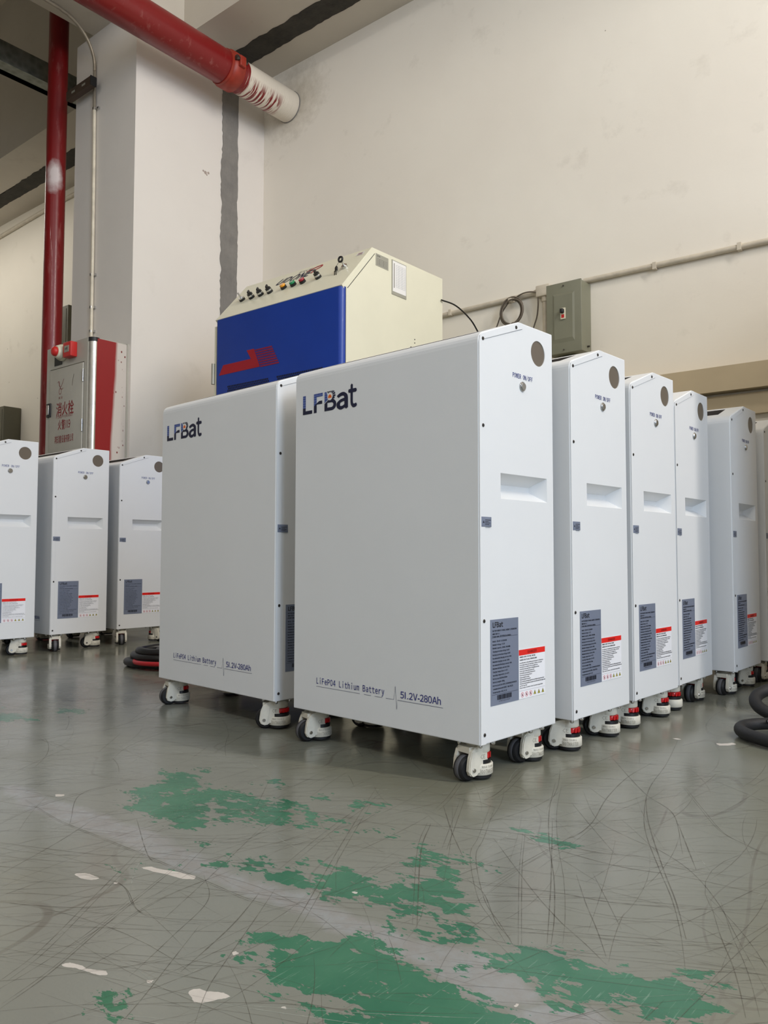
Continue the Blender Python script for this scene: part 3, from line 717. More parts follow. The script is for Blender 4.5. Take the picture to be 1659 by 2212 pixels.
# white conduit along the back wall, and its partner far left
cw = thing('conduit_pipe', 'cream conduit running level across the back wall past the breaker panel', 'conduit', (-2.75, YW, 1.872))
MB().tube([(0, -0.014, 0), (0.70, -0.014, 0.008)], 0.014, 'pvc', 14).obj('conduit_run', cw)
MB().tube([(0.98, -0.014, 0.012), (6.9, -0.014, -0.045)], 0.014, 'pvc', 14).obj('conduit_run', cw)
MB().tube([(0.752, -0.02, -0.02), (0.756, -0.02, -0.55)], 0.014, 'pvc', 14).obj('drop_conduit', cw)
MB().cyl((0.752, -0.02, -0.055), 'z', 0.018, 0.03, 'pvc', 14).obj('conduit_socket', cw)
MB().cyl((0.688, -0.014, 0.007), 'x', 0.018, 0.022, 'pvc', 14).obj('conduit_socket', cw)
MB().box((0.708, -0.045, -0.028), (0.792, -0.001, 0.036), 'pvc', bev=0.006).obj('junction_box', cw)
for x_ in (0.12, 1.35, 1.75): MB().box((x_, -0.031, -0.013), (x_ + 0.018, 0, 0.022), 'pvc').obj('saddle_clip', cw)
o = MB().tube([(-9.4, YW - 0.015, 3.80), (-7.4, YW - 0.015, 3.86), (-5.1, YW - 0.015, 3.86)], 0.02, 'pvc', 12).obj('conduit_pipe')
tag(o, 'cream conduit high on the far left wall under the beam', 'conduit')

# cable coil hung on the conduit
cc = thing('cable_coil', 'coil of thin grey cable hanging on the wall conduit beside the breaker panel', 'cable', (-2.19, YW, 1.80))
pth = []
rr = random.Random(5)
for i in range(4 * 28):
    a = -PI / 2 + 2 * PI * i / 28; k_ = i // 28
    R_ = 0.064 + 0.005 * (k_ % 3) + 0.004 * math.sin(a * 1.3 + k_)
    pth.append((R_ * math.cos(a) + 0.006 * (k_ - 1), -0.045 - 0.006 * k_, R_ * 1.08 * math.sin(a) - 0.012 + 0.004 * (k_ % 2)))
MB().tube(pth, 0.0042, 'cable', 8).obj('coiled_cable', cc)
MB().tube([(-0.01, -0.03, 0.063), (0.07, -0.04, 0.085), (0.14, -0.04, 0.077), (0.158, -0.035, 0.05), (0.15, -0.03, -0.05), (0.118, -0.03, -0.16), (0.10, -0.03, -0.4)], 0.004, 'cable', 8, res=6).obj('loose_cable', cc)
MB().tube([(-0.03, -0.03, 0.055), (-0.075, -0.03, 0.0), (-0.11, -0.03, -0.075), (-0.16, -0.03, -0.15), (-0.2, -0.03, -0.4)], 0.004, 'cable', 8, res=6).obj('loose_cable', cc)
MB().box((-0.016, -0.062, 0.05), (0.006, -0.02, 0.068), 'pvc', bev=0.003).obj('cable_tie', cc)

# breaker panel
bp = thing('breaker_panel', 'olive-grey metal breaker panel with one switch, on the back wall', 'electrical panel', (-1.838, YW, 1.49))
m_ = MB().box((-0.098, -0.115, 0.0), (0.098, -0.0, 0.372), 'olive', bev=0.004)
m_.box((-0.100, -0.121, -0.003), (0.100, -0.113, 0.375), 'olive', bev=0.003)
m_.obj('enclosure', bp)
m_ = MB(); m_.add([(-0.062, -0.1212, 0.055), (0.062, -0.1212, 0.055), (0.062, -0.1212, 0.318), (-0.062, -0.1212, 0.318), (-0.052, -0.126, 0.075), (0.052, -0.126, 0.075), (0.052, -0.126, 0.305), (-0.052, -0.126, 0.305)],
       [(0, 1, 5, 4), (1, 2, 6, 5), (2, 3, 7, 6), (3, 0, 4, 7), (4, 5, 6, 7)], 'olive')
m_.obj('raised_door', bp)
sw = MB().box((-0.014, -0.132, 0.175), (0.014, -0.126, 0.235), 'ivory', bev=0.002).box((-0.008, -0.1325, 0.182), (0.008, -0.1315, 0.200), 'red_pl').obj('switch_frame', bp)
MB().box((-0.009, -0.152, 0.205), (0.009, -0.131, 0.228), 'black', Matrix.Translation((0, 0, 0)), bev=0.004).obj('switch_lever', sw)
for z_ in (0.015, 0.355): MB().cyl((0.0, -0.1235, z_), (0, -1, 0), 0.004, 0.003, 'screw', 10).obj('screw', bp)
MB().cyl((0.098, -0.05, 0.03), 'x', 0.005, 0.014, 'screw', 8).obj('knockout_screw', bp)
o = MB().box((-1.92, YW - 0.07, 1.435), (-1.80, YW, 1.480), 'ivory', bev=0.004).obj('terminal_box'); tag(o, 'small pale terminal box on the wall just under the breaker panel', 'box')

# boxes on the far left wall
o = thing('breaker_panel', 'electrical box, its grey darkened for shade, on the far left wall, left edge of the photo', 'electrical panel', (-8.13, YW, 1.35))
MB().box((-0.32, -0.18, 0), (0.22, -0.002, 0.56), 'shaded_olive', bev=0.006).obj('enclosure', o)
MB().box((-0.29, -0.184, 0.03), (0.19, -0.178, 0.53), 'shaded_olive', bev=0.003).obj('panel_door', o)
o = thing('distribution_box', 'tall dark grey box on the wall between the riser and the column', 'electrical panel', (-7.06, YW, 1.40))
MB().box((-0.12, -0.12, 0), (0.24, -0.003, 1.34), 'shaded_olive', bev=0.006).obj('enclosure', o)
MB().box((-0.09, -0.124, 0.03), (0.21, -0.118, 1.31), 'shaded_olive', bev=0.003).obj('panel_door', o)

# ------------------------------------------------------------------ fire hydrant cabinet
HX, HY, HZ = -4.59, 2.549, 0.95
hb = thing('hydrant_cabinet', 'grey fire hydrant cabinet with red Chinese lettering and red flank on the column', 'hydrant cabinet', (HX, HY, HZ))
D = YC - HY
m_ = MB().box((-0.262, 0.0, 0.0), (0.222, D, 0.795), 'hyd')
m_.box((-0.262, -0.006, 0.0), (-0.222, 0.0, 0.795), 'hyd').box((0.185, -0.006, 0.0), (0.222, 0.0, 0.795), 'hyd').box((-0.222, -0.006, 0.655), (0.185, 0.0, 0.795), 'hyd').box((-0.222, -0.006, 0.0), (0.185, 0.0, 0.10), 'hyd')
m_.obj('housing', hb)
s_ = MB().box((0, 0.030, 0.03), (0.006, D - 0.012, 0.790), 'hydside').obj('side_panel', hb, (0.254, 0, 0)); s_['label'] = 'red painted side with pale overspray'
MB().box((0.222, D - 0.012, 0), (0.268, D, 0.795), 'hyd').box((0.222, 0.03, 0), (0.254, D, 0.795), 'hyd').obj('rear_flange', hb)
m_ = MB()
m_.cyl((0.226, 0.030, 0.0), 'z', 0.034, 0.770, 'alu', 28); t_ = m_.obj('corner_trim', hb); t_['label'] = 'silver rounded corner trim'
MB().cyl((0.226, 0.030, 0.770), 'z', 0.0345, 0.026, 'black', 28).obj('corner_cap', t_)
put = lambda a, b: (a, -0.0125, b)
dr = MB().box((-0.212, -0.012, 0.108), (0.178, 0.0, 0.648), 'hyd', bev=0.003).obj('door', hb)
m_ = MB()
text(m_, '消火栓', put, -0.122, 0.352, 0.068, 'hydred', width=0.205, res=2, bold=0.028)
text(m_, 'FIREHYDRANT', put, -0.122, 0.330, 0.016, 'hydred', width=0.198, res=2)
text(m_, '火警119', put, -0.098, 0.262, 0.050, 'hydred', width=0.145, res=2, bold=0.022)
text(m_, '鸿安消防设备有限公司', put, -0.137, 0.178, 0.038, 'hydred', width=0.222, res=2, bold=0.02)
text(m_, '鸿 安', put, -0.10, 0.452, 0.014, 'hydred', width=0.05, res=1)
def stroke(mb, pts, wdt, key, put, res=4):
    P = [Vector((a, b, 0)) for a, b in pts]
    if res: P = smooth_path(P, res)
    vs = []
    for i, p in enumerate(P):
        t = (P[min(i + 1, len(P) - 1)] - P[max(i - 1, 0)]).normalized(); q = Vector((-t.y, t.x, 0)) * wdt / 2
        vs += [put((p + q).x, (p + q).y), put((p - q).x, (p - q).y)]
    mb.add(vs, [(2 * i, 2 * i + 1, 2 * i + 3, 2 * i + 2) for i in range(len(P) - 1)], key)
stroke(m_, [(-0.112, 0.558), (-0.100, 0.566), (-0.092, 0.556), (-0.085, 0.530), (-0.066, 0.535), (-0.040, 0.575)], 0.0035, 'hydred', put)
stroke(m_, [(-0.098, 0.560), (-0.094, 0.540), (-0.078, 0.522), (-0.068, 0.500), (-0.078, 0.484), (-0.092, 0.487), (-0.095, 0.505), (-0.084, 0.520), (-0.060, 0.512), (-0.045, 0.520)], 0.0035, 'hydred', put)
l_ = m_.obj('lettering', dr); l_['label'] = 'dark red Chinese lettering and bird emblem'
m_ = MB(); stroke(m_, [(0.060, 0.520), (0.066, 0.552), (0.078, 0.590)], 0.005, 'cable', put); m_.obj('scuff_mark', dr)
MB().box((-0.236, -0.020, 0.350), (-0.186, -0.004, 0.438), 'black', bev=0.003).box((-0.226, -0.026, 0.362), (-0.200, -0.018, 0.426), 'steel', bev=0.003).obj('latch', dr)
for z_ in (0.225, 0.53): MB().cyl((0.184, -0.014, z_), 'z', 0.005, 0.075, 'chrome', 10).obj('hinge', dr)
MB().box((-0.168, -0.0075, 0.672), (-0.075, -0.006, 0.765), 'black').obj('cable_opening', hb)
st = MB().cyl((-0.060, -0.006, 0.742), (0, -1, 0), 0.052, 0.022, 'ivory', 36, bev=0.004).cyl((-0.060, -0.028, 0.742), (0, -1, 0), 0.050, 0.030, 'ivory', 36, r2=0.038, bev=0.003).obj('alarm_sounder', hb)
MB().cyl((-0.060, -0.054, 0.742), (0, -1, 0), 0.030, 0.018, 'signalred', 28, bev=0.002).sphere((-0.060, -0.070, 0.742), 0.029, 'signalred', sy=0.55).obj('strobe_lens', st)
cp = MB().box((0.008, -0.050, 0.694), (0.100, -0.006, 0.786), 'signalred', bev=0.004).obj('call_point', hb)
m_ = MB().box((0.026, -0.0515, 0.722), (0.080, -0.050, 0.762), 'plate'); text(m_, '火警', lambda a, b: (a, -0.052, b), 0.036, 0.737, 0.012, 'labtext', width=0.03, res=1); m_.obj('glass_plate', cp)
# fix: sounder overlaps call point slightly lower, as on site

# ------------------------------------------------------------------ spot-welding machine (blue and cream cabinet)
MX0, MX1, MY0, MY1, MZ = -3.305, -2.40, 2.654, 3.462, 1.922
mc = thing('welding_machine', 'tall cream and blue industrial machine cabinet with sloping control panel', 'machine', ((MX0 + MX1) / 2, (MY0 + MY1) / 2, 0))
cx, cy = (MX0 + MX1) / 2, (MY0 + MY1) / 2
W2, D2 = (MX1 - MX0) / 2, (MY1 - MY0) / 2
ZS = 1.675; YS = 2.868 - MY0
prof = [(-D2 + 0.025, 0.12), (-D2 + 0.025, ZS - 0.01), (-D2 + 0.025, ZS + 0.003), (-D2 + YS, 1.915), (D2, MZ), (D2, 0.12)]
m_ = MB().prism(prof, -W2, W2, 'yz', 'cream').obj('body', mc)
M['seam'] = mat('dark_seam', (60, 60, 54), 0.7)
slope = Vector((0, YS - 0.0, 1.915 - ZS)).normalized()
# sloping console: slightly proud lid
Lc = math.hypot(YS - 0.0, 1.915 - ZS)
def con(u, v, h=0.0):
    n = Vector((0, -slope.z, slope.y))
    p = Vector((0, -D2, ZS)) + slope * v + n * h
    return Vector((u - cx, p.y, p.z))
cm = MB()
vs = [con(MX0, 0.0, 0), con(MX1 - 0.001, 0.0, 0), con(MX1 - 0.001, Lc, 0), con(MX0, Lc, 0), con(MX0, 0.0, -0.03), con(MX1 - 0.001, 0.0, -0.03), con(MX1 - 0.001, Lc, -0.03), con(MX0, Lc, -0.03)]
cm.add(vs, [(0, 1, 2, 3), (4, 7, 6, 5), (0, 4, 5, 1), (1, 5, 6, 2), (2, 6, 7, 3), (3, 7, 4, 0)], 'cream')
co = cm.obj('control_panel', mc)
sm_ = MB(); vs = [con(MX1 - 0.0005, 0.02, -0.031), con(MX1 - 0.0005, Lc - 0.005, -0.031), con(MX1 - 0.0005, Lc - 0.005, -0.034), con(MX1 - 0.0005, 0.02, -0.034)]
vs = vs + [v + Vector((0.0012, 0, 0)) for v in vs]
sm_.add(vs, [(0, 1, 2, 3), (4, 7, 6, 5), (0, 4, 5, 1), (1, 5, 6, 2), (2, 6, 7, 3), (3, 7, 4, 0)], 'seam').obj('panel_seam', mc)
def cyl_on(mb, u, v, h0, h1, r, key, n=22, r2=None, bev=0.0):
    a = con(u, v, h0); b = con(u, v, h1)
    mb.cyl(a, b - a, r, (b - a).length, key, n, r2, bev=bev)
for u in (-3.129, -3.058, -2.989, -2.644):
    k_ = MB(); cyl_on(k_, u, 0.150, 0, 0.012, 0.017, 'knob'); cyl_on(k_, u, 0.150, 0.012, 0.020, 0.0165, 'chrome')
    o = k_.obj('rotary_knob', co)
    q = MB(); R_ = con(u, 0.150, 0.020); n_ = (con(u, 0.15, 1) - con(u, 0.15, 0)).normalized()
    fr = Matrix.Translation(R_) @ Matrix((Vector((1, 0, 0)), slope, n_)).transposed().to_4x4() @ Matrix.Rotation(0.5, 4, 'Z')
    q.cyl((0, 0, 0), 'z', 0.015, 0.008, 'knob', 20, mtx=fr); q.box((-0.005, -0.015, 0.006), (0.005, 0.015, 0.022), 'knob', fr, bev=0.002)
    q.obj('knob_grip', co)
k_ = MB(); cyl_on(k_, -3.208, 0.155, 0, 0.012, 0.017, 'knob'); cyl_on(k_, -3.208, 0.155, 0.012, 0.018, 0.0165, 'chrome'); cyl_on(k_, -3.208, 0.155, 0.018, 0.048, 0.0045, 'chrome', 10); k_.obj('toggle_switch', co)
for u, c_ in ((-2.886, 'amber'), (-2.817, 'green'), (-2.751, 'redlens')):
    k_ = MB(); cyl_on(k_, u, 0.150, 0, 0.012, 0.017, 'knob'); cyl_on(k_, u, 0.150, 0.012, 0.024, 0.0155, c_, bev=0.003)
    o = k_.obj('indicator_light', co); o['label'] = {'amber': 'amber indicator', 'green': 'green indicator', 'redlens': 'red indicator'}[c_]
k_ = MB(); cyl_on(k_, -2.487, 0.178, 0, 0.012, 0.015, 'chrome'); cyl_on(k_, -2.487, 0.178, 0.012, 0.016, 0.010, 'chrome')
kl = k_.obj('key_lock', co)
k_ = MB(); c0 = con(-2.487, 0.178, 0.045)
k_.tube([c0 + Vector((0.012 * math.cos(a), 0, 0.012 * math.sin(a))) for a in [2 * PI * i / 16 for i in range(16)]], 0.005, 'knob', 8, closed=True)
k_.tube([con(-2.487, 0.178, 0.01), con(-2.487, 0.178, 0.032)], 0.004, 'chrome', 8); k_.obj('key', kl)
k_ = MB(); c1 = con(-2.515, 0.150, 0.018)
k_.tube([c0 + Vector((-0.012, 0, -0.012)), c1 + Vector((0.0, 0, 0.012))], 0.0015, 'chrome', 6)
k_.sphere(c1, 0.012, 'knob', sx=0.8, sy=0.4, sz=1.2); k_.box((c1.x - 0.012, c1.y - 0.003, c1.z - 0.045), (c1.x - 0.006, c1.y, c1.z - 0.008), 'chrome'); k_.box((c1.x + 0.0, c1.y - 0.005, c1.z - 0.050), (c1.x + 0.006, c1.y - 0.003, c1.z - 0.008), 'chrome')
k_.obj('spare_key', kl)
put = lambda a, b: con(a, b, 0.0012)
m_ = MB()
def shear_put(a, b): return con(a + (b - 0.205) * 0.45, b, 0.0012)
text(m_, 'UDONE', shear_put, -3.005, 0.214, 0.052, 'navy', width=0.235, bold=0.055, gap=0.25)
text(m_, 'EXCE', shear_put, -2.90, 0.276, 0.016, 'navy', width=0.09)
stroke(m_, [(-2.80, 0.262), (-2.755, 0.285), (-2.712, 0.292), (-2.708, 0.275), (-2.742, 0.255), (-2.750, 0.232)], 0.011, 'mred', put)
m_.obj('maker_lettering', co)
m_ = MB().flat([[(-2.474, 0.272), (-2.428, 0.272), (-2.428, 0.298), (-2.474, 0.298)]], put, 'paper')
for i in range(3): m_.flat([[(-2.468, 0.276 + 0.007 * i), (-2.436, 0.276 + 0.007 * i), (-2.436, 0.279 + 0.007 * i), (-2.468, 0.279 + 0.007 * i)]], lambda a, b: con(a, b, 0.0018), 'hydred')
m_.obj('sticker', co)
# blue door with rounded vertical edges
bd = MB()
pr = [(-W2 + 0.012, 0.0)]
n_ = 8
pr = []
for i in range(n_ + 1):
    a = PI + PI / 2 * i / n_
    pr.append((-W2 + 0.006 + 0.018 + 0.018 * math.cos(a), 0.018 + 0.018 * math.sin(a)))
for i in range(n_ + 1):
    a = -PI / 2 + PI / 2 * i / n_
    pr.append((W2 - 0.024 + 0.024 * math.cos(a), 0.024 + 0.024 * math.sin(a)))
pr += [(W2, 0.030), (-W2 + 0.006, 0.030)]
bd.prism([(a, b - D2 - 0.002) for a, b in pr], 0.48, ZS - 0.004, 'xy', 'mblue', smooth=True)
bdo = bd.obj('front_door', mc); bdo['label'] = 'royal blue door'
FY = -D2 - 0.0032
put = lambda a, b: (a - cx, FY, b)
m_ = MB()
m_.flat([[(-3.267, 1.372), (-3.233, 1.423), (-3.017, 1.424), (-3.050, 1.472), (-2.994, 1.472), (-2.949, 1.374)]], put, 'mred')
for i in range(8):
    z0 = 1.466 - i * 0.0125
    xa = -2.990 + (1.47 - z0) * 0.46; xb = -2.865 + (1.47 - z0) * 0.58
    m_.flat([[(xa, z0), (xb, z0), (xb + 0.003, z0 - 0.0078), (xa + 0.003, z0 - 0.0078)]], put, 'mstripe')
m_.obj('emblem', bdo)
for (xa, xb) in ((-3.197, -2.877), (-2.826, -2.505)):
    m_ = MB()
    nn_ = int((xb - xa) / 0.0125)
    for rw in range(3):
        for i in range(nn_):
            x0 = xa + i * 0.0125 + (0.006 if rw % 2 else 0); z0 = 1.300 - rw * 0.011
            m_.flat([[(x0, z0), (x0 + 0.0085, z0), (x0 + 0.0085, z0 + 0.0085), (x0, z0 + 0.0085)]], put, 'black')
    m_.obj('ventilation_holes', bdo)
MB().box((-W2 + 0.006, -D2 + 0.006, 0.12), (W2 - 0.004, -D2 + 0.024, 0.47), 'black').obj('added_dark_plinth', mc)  # black plinth panel, added to keep the floor reflection under the cabinets dark
MB().box((-W2 - 0.016, -D2 + 0.01, 0.14), (-W2, -D2 + 0.08, ZS - 0.03), 'cream').obj('side_frame', mc)
for z_ in (0.5, 1.335): MB().cyl((-W2 - 0.018, -D2 + 0.004, z_), 'z', 0.010, 0.11, 'plate', 12).obj('hinge', mc)
m_ = MB().box((W2, 2.896 - cy, 1.835), (W2 + 0.0012, 2.994 - cy, 1.895), 'plate')
sp = lambda a, b: (W2 + 0.0016, a - cy, b)
text(m_, 'UDONE', sp, 2.904, 1.881, 0.008, 'labtext', width=0.026)
for i in range(5): m_.flat([[(2.903, 1.842 + i * 0.0072), (2.987, 1.842 + i * 0.0072), (2.987, 1.8428 + i * 0.0072), (2.903, 1.8428 + i * 0.0072)]], sp, 'labtext')
for a_ in (2.925, 2.955): m_.flat([[(a_, 1.842), (a_ + 0.0008, 1.842), (a_ + 0.0008, 1.871), (a_, 1.871)]], sp, 'labtext')
m_.obj('rating_plate', mc)
m_ = MB().box((W2, 3.020 - cy, 1.726), (W2 + 0.003, 3.138 - cy, 1.900), 'plate').box((W2 + 0.003, 3.026 - cy, 1.742), (W2 + 0.0036, 3.134 - cy, 1.896), 'paper')
sp = lambda a, b: (W2 + 0.0040, a - cy, b)
m_.flat([[(3.035, 1.76), (3.040, 1.76), (3.040, 1.885), (3.035, 1.885)]], sp, 'cable')
for i in range(14): m_.flat([[(3.052, 1.768 + i * 0.0085), (3.126, 1.768 + i * 0.0085), (3.126, 1.7687 + i * 0.0085), (3.052, 1.7687 + i * 0.0085)]], sp, 'lineink')
for a_ in (3.052, 3.075, 3.101, 3.126): m_.flat([[(a_, 1.768), (a_ + 0.0007, 1.768), (a_ + 0.0007, 1.879), (a_, 1.879)]], sp, 'lineink')
m_.obj('inspection_sheet', mc)
m_ = MB()
for (a_, b_) in ((3.212, 1.537), (3.212, 1.519)): m_.cyl((W2 - 0.001, a_ - cy, b_), 'x', 0.0032, 0.0022, 'black', 10)
m_.obj('side_screw_holes', mc)
m_ = MB()
for r_ in range(6):
    for i in range(8): m_.cyl((W2 - 0.001, 3.18 + i * 0.016 - cy, 1.490 - r_ * 0.016), 'x', 0.005, 0.0022, 'black', 8)
m_.obj('side_vent_holes', mc)
for sx_ in (-1, 1):
    for sy_ in (-1, 1):
        MB().cyl((sx_ * (W2 - 0.08), sy_ * (D2 - 0.1), 0), 'z', 0.03, 0.04, 'rubber', 20).cyl((sx_ * (W2 - 0.08), sy_ * (D2 - 0.1), 0.04), 'z', 0.012, 0.085, 'steel', 12).obj('leg', mc)
# thin black cord leaving the machine's back edge
o = MB().tube([(MX1 + 0.008, 3.44, 1.80), (MX1 + 0.03, 3.55, 1.79), (MX1 + 0.03, 3.70, 1.745), (MX1 + 0.05, 3.78, 1.66), (-2.30, 3.82, 1.62), (-2.22, 3.84, 1.50), (-2.2, 3.84, 1.2)], 0.0042, 'black_cable', 8, res=6).obj('power_cord')
tag(o, 'thin dark cord drooping from the machine towards the back wall', 'cord')
# ------------------------------------------------------------------ battery cabinets
BL, BW, BZ0, BHE, BHT, BA = 0.546, 0.274, 0.075, 0.873, 0.925, 0.1428
PF = [(-BW / 2, BZ0), (BW / 2, BZ0), (BW / 2, BHT), (-BW / 2 + BA, BHT), (-BW / 2, BHE)]   # (y, z) outline
def round_poly(P, rad, seg=5):
    out = []; n = len(P)
    for i in range(n):
        a, b, c = Vector(P[i - 1] + (0,)), Vector(P[i] + (0,)), Vector(P[(i + 1) % n] + (0,))
        r_ = rad[i]
        u = (a - b).normalized(); v = (c - b).normalized()
        th = math.acos(max(-1, min(1, u.dot(v))))
        d = r_ / math.tan(th / 2)
        p0 = b + u * d; p1 = b + v * d
        for k_ in range(seg + 1):
            t = k_ / seg
            q = (1 - t) ** 2 * p0 + 2 * t * (1 - t) * b + t * t * p1
            out.append((q.x, q.y))
    return out
def inset(P, d):
    out = []; n = len(P)
    for i in range(n):
        a, b, c = Vector(P[i - 1]), Vector(P[i]), Vector(P[(i + 1) % n])
        e1 = (b - a); e2 = (c - b)
        n1 = Vector((-e1.y, e1.x)).normalized(); n2 = Vector((-e2.y, e2.x)).normalized()
        m__ = (n1 + n2).normalized(); out.append(tuple(b + m__ * d / max(0.3, m__.dot(n1))))
    return out
def body_mesh():
    mb = MB()
    P = round_poly(PF, [0.0025, 0.0025, 0.003, 0.003, 0.026])
    n = len(P); I = inset(P, 0.0022)
    X1, X0 = BL / 2, -BL / 2
    loops = [([(X0, a, b) for a, b in I]), ([(X0 + 0.0022, a, b) for a, b in P]), ([(X1 - 0.0022, a, b) for a, b in P]), ([(X1 - 0.0006, a * 0.999, b) for a, b in inset(P, 0.0008)]), ([(X1, a, b) for a, b in I])]
    vs = [v for l_ in loops for v in l_]
    # which profile edge is the sloping roof: built apart because of its recess
    def is_slope(i):
        (a, b), (c, d) = P[i], P[(i + 1) % n]
        return math.hypot(a - c, b - d) > 0.10 and 0.2 < abs((d - b) / (c - a + 1e-9)) < 2
    for k_ in range(len(loops) - 1):
        fs = []
        for i in range(n):
            if k_ == 1 and is_slope(i): sl = i; continue
            j = (i + 1) % n
            fs.append((k_ * n + i, k_ * n + j, (k_ + 1) * n + j, (k_ + 1) * n + i))
        mb.add(vs, fs, 'cab', smooth=False)
    # long rounded strips smooth
    (a0, b0), (a1, b1) = P[sl], P[(sl + 1) % n]
    A = Vector((0, a0, b0)); B = Vector((0, a1, b1)); e = (B - A); Ls = e.length; e.normalize(); nn = Vector((0, e.z, -e.y))
    if nn.z < 0: nn = -nn
    def sp(x, v, h=0): q = A + e * v - nn * h; return (x, q.y, q.z)
    xa, xb = X0 + 0.0022, X1 - 0.0022
    va, vb = (0.030, Ls - 0.022) if b0 < b1 else (0.022, Ls - 0.030)
    ra, rb = X0 + 0.045, X1 - 0.050
    mb.flat([[(xa, 0), (xb, 0), (xb, Ls), (xa, Ls)], [(ra, va), (rb, va), (rb, vb), (ra, vb)]], lambda a, b: sp(a, b), 'cab')
    q = [sp(ra, va), sp(rb, va), sp(rb, vb), sp(ra, vb)]; q2 = [sp(ra, va, 0.018), sp(rb, va, 0.018), sp(rb, vb, 0.018), sp(ra, vb, 0.018)]
    mb.add(q + q2, [(0, 1, 5, 4), (1, 2, 6, 5), (2, 3, 7, 6), (3, 0, 4, 7)], 'vent')
    mb.add(q2, [(0, 1, 2, 3)], 'vent')
    # end caps: plain at the back, pierced in front
    mb.flat([I], lambda a, b: (X0, a, b), 'cab')
    S = lambda s_: -BW / 2 + s_
    hole = [(S(0.2155) + 0.0275 * math.cos(t), 0.871 + 0.0275 * math.sin(t)) for t in [2 * PI * i / 40 for i in range(40)]]
    rec = [(S(0.073), 0.551), (S(0.247), 0.551), (S(0.247), 0.603), (S(0.073), 0.603)]
    mb.flat([I, hole, rec], lambda a, b: (X1, a, b), 'cab')
    bk = [(S(0.090), 0.573), (S(0.229), 0.573), (S(0.229), 0.584), (S(0.090), 0.584)]
    vs = [(X1, a, b) for a, b in rec] + [(X1 - 0.035, a, b) for a, b in bk]
    mb.add(vs, [(0, 1, 5, 4), (1, 2, 6, 5), (2, 3, 7, 6), (3, 0, 4, 7), (4, 5, 6, 7)], 'cab')
    vs = [(X1, a, b) for a, b in hole] + [(X1 - 0.0015, a, b) for a, b in hole]
    mb.add(vs, [(i, (i + 1) % 40, 40 + (i + 1) % 40, 40 + i) for i in range(40)], 'cab')
    return mb
def caster_parts():
    """origin: top of the swivel stem at z = 0.075, wheel towards +x"""
    h = MB()
    cheek = [(-0.004, 0.069), (-0.010, 0.014), (0.018, 0.0165), (0.0215, 0.0125), (0.030, 0.0105), (0.0395, 0.014), (0.0435, 0.0225), (0.0425, 0.033), (0.040, 0.047), (0.035, 0.059), (0.026, 0.066), (0.012, 0.0695)]
    for a, b in ((-0.0225, -0.0155), (0.0155, 0.0225)):
        h.prism(cheek, a, b, 'xz', 'caster')
    # raised rib round each axle arm
    arm = [(0.017, 0.058), (0.022, 0.024), (0.026, 0.0125), (0.035, 0.0125), (0.0415, 0.020), (0.040, 0.040), (0.034, 0.058)]
    for a, b in ((-0.0245, -0.0222), (0.0222, 0.0245)): h.prism(arm, a, b, 'xz', 'caster')
    h.box((0.004, -0.016, 0.054), (0.036, 0.016, 0.066), 'caster')
    h.cyl((-0.002, 0, 0.052), 'z', 0.0240, 0.018, 'caster', 36, bev=0.002)       # top drum
    h.cyl((-0.004, 0, 0.0100), 'z', 0.0285, 0.0215, 'caster', 36, bev=0.002)      # foot skirt
    h.box((-0.006, -0.0222, 0.030), (0.012, 0.0222, 0.056), 'caster')             # back web between them
    h.cyl((0, 0, 0.069), 'z', 0.016, 0.006, 'steel', 20)
    w_ = MB(); w_.cyl((0.031, -0.0125, 0.0245), 'y', 0.0245, 0.025, 'rubber', 40, bev=0.004)
    w_.cyl((0.031, -0.0060, 0.0245), 'y', 0.0249, 0.012, 'tread', 40, bev=0.001)
    w_.cyl((0.031, -0.0130, 0.0245), 'y', 0.009, 0.026, 'tread', 16)
    t_ = MB(); t_.cyl((-0.005, 0, 0.0405), 'z', 0.0215, 0.0105, 'red_pl', 30, bev=0.0015)
    for i in range(15):
        a = 2 * PI * i / 15
        t_.box((0.0200, -0.0022, 0.0412), (0.0228, 0.0022, 0.0502), 'red_pl', Matrix.Translation((-0.006, 0, 0)) @ Matrix.Rotation(a, 4, 'Z'))
    t_.cyl((-0.004, 0, 0.0315), 'z', 0.0245, 0.0075, 'black', 28)
    a_ = MB(); a_.cyl((0.031, -0.0270, 0.0235), 'y', 0.0042, 0.054, 'chrome', 14, bev=0.001)
    f_ = MB(); f_.cyl((-0.004, 0, 0.0040), 'z', 0.0255, 0.007, 'rubber', 28)
    e_ = MB()
    es_ = []
    for sgn in (-1, 1):
        e_ = MB(); es_.append(e_)
        # lettering wrapped round the foot skirt and on the web
        def wrap(a, b, R_=0.0287):
            th = a / 0.0287
            return (-0.004 - R_ * math.sin(th), sgn * -R_ * math.cos(th) * 1.0, b)
        d = 1
        def wr(a, b): 
            aa = a if sgn > 0 else a
            th = aa / 0.0287
            if sgn > 0: return (-0.004 - 0.0288 * math.sin(-th), 0.0288 * math.cos(th) * -1, b)
            return (-0.004 - 0.0288 * math.sin(th), 0.0288 * math.cos(th), b)
        text(e_, 'FOOTMASTER', wr, 0, 0.0140, 0.0080, 'emboss', width=0.040, res=1, align='c')
        text(e_, 'MAX 500KG', wr, 0, 0.0245, 0.0048, 'emboss', width=0.030, res=1, align='c')
        fl = (lambda a, b: (a, -0.0227, b)) if sgn > 0 else (lambda a, b: (-a, 0.0227, b))
        text(e_, 'CE', fl, -0.002 if sgn > 0 else -0.012, 0.042, 0.008, 'emboss', width=0.013, res=1)
    return h, w_, t_, a_, f_, es_

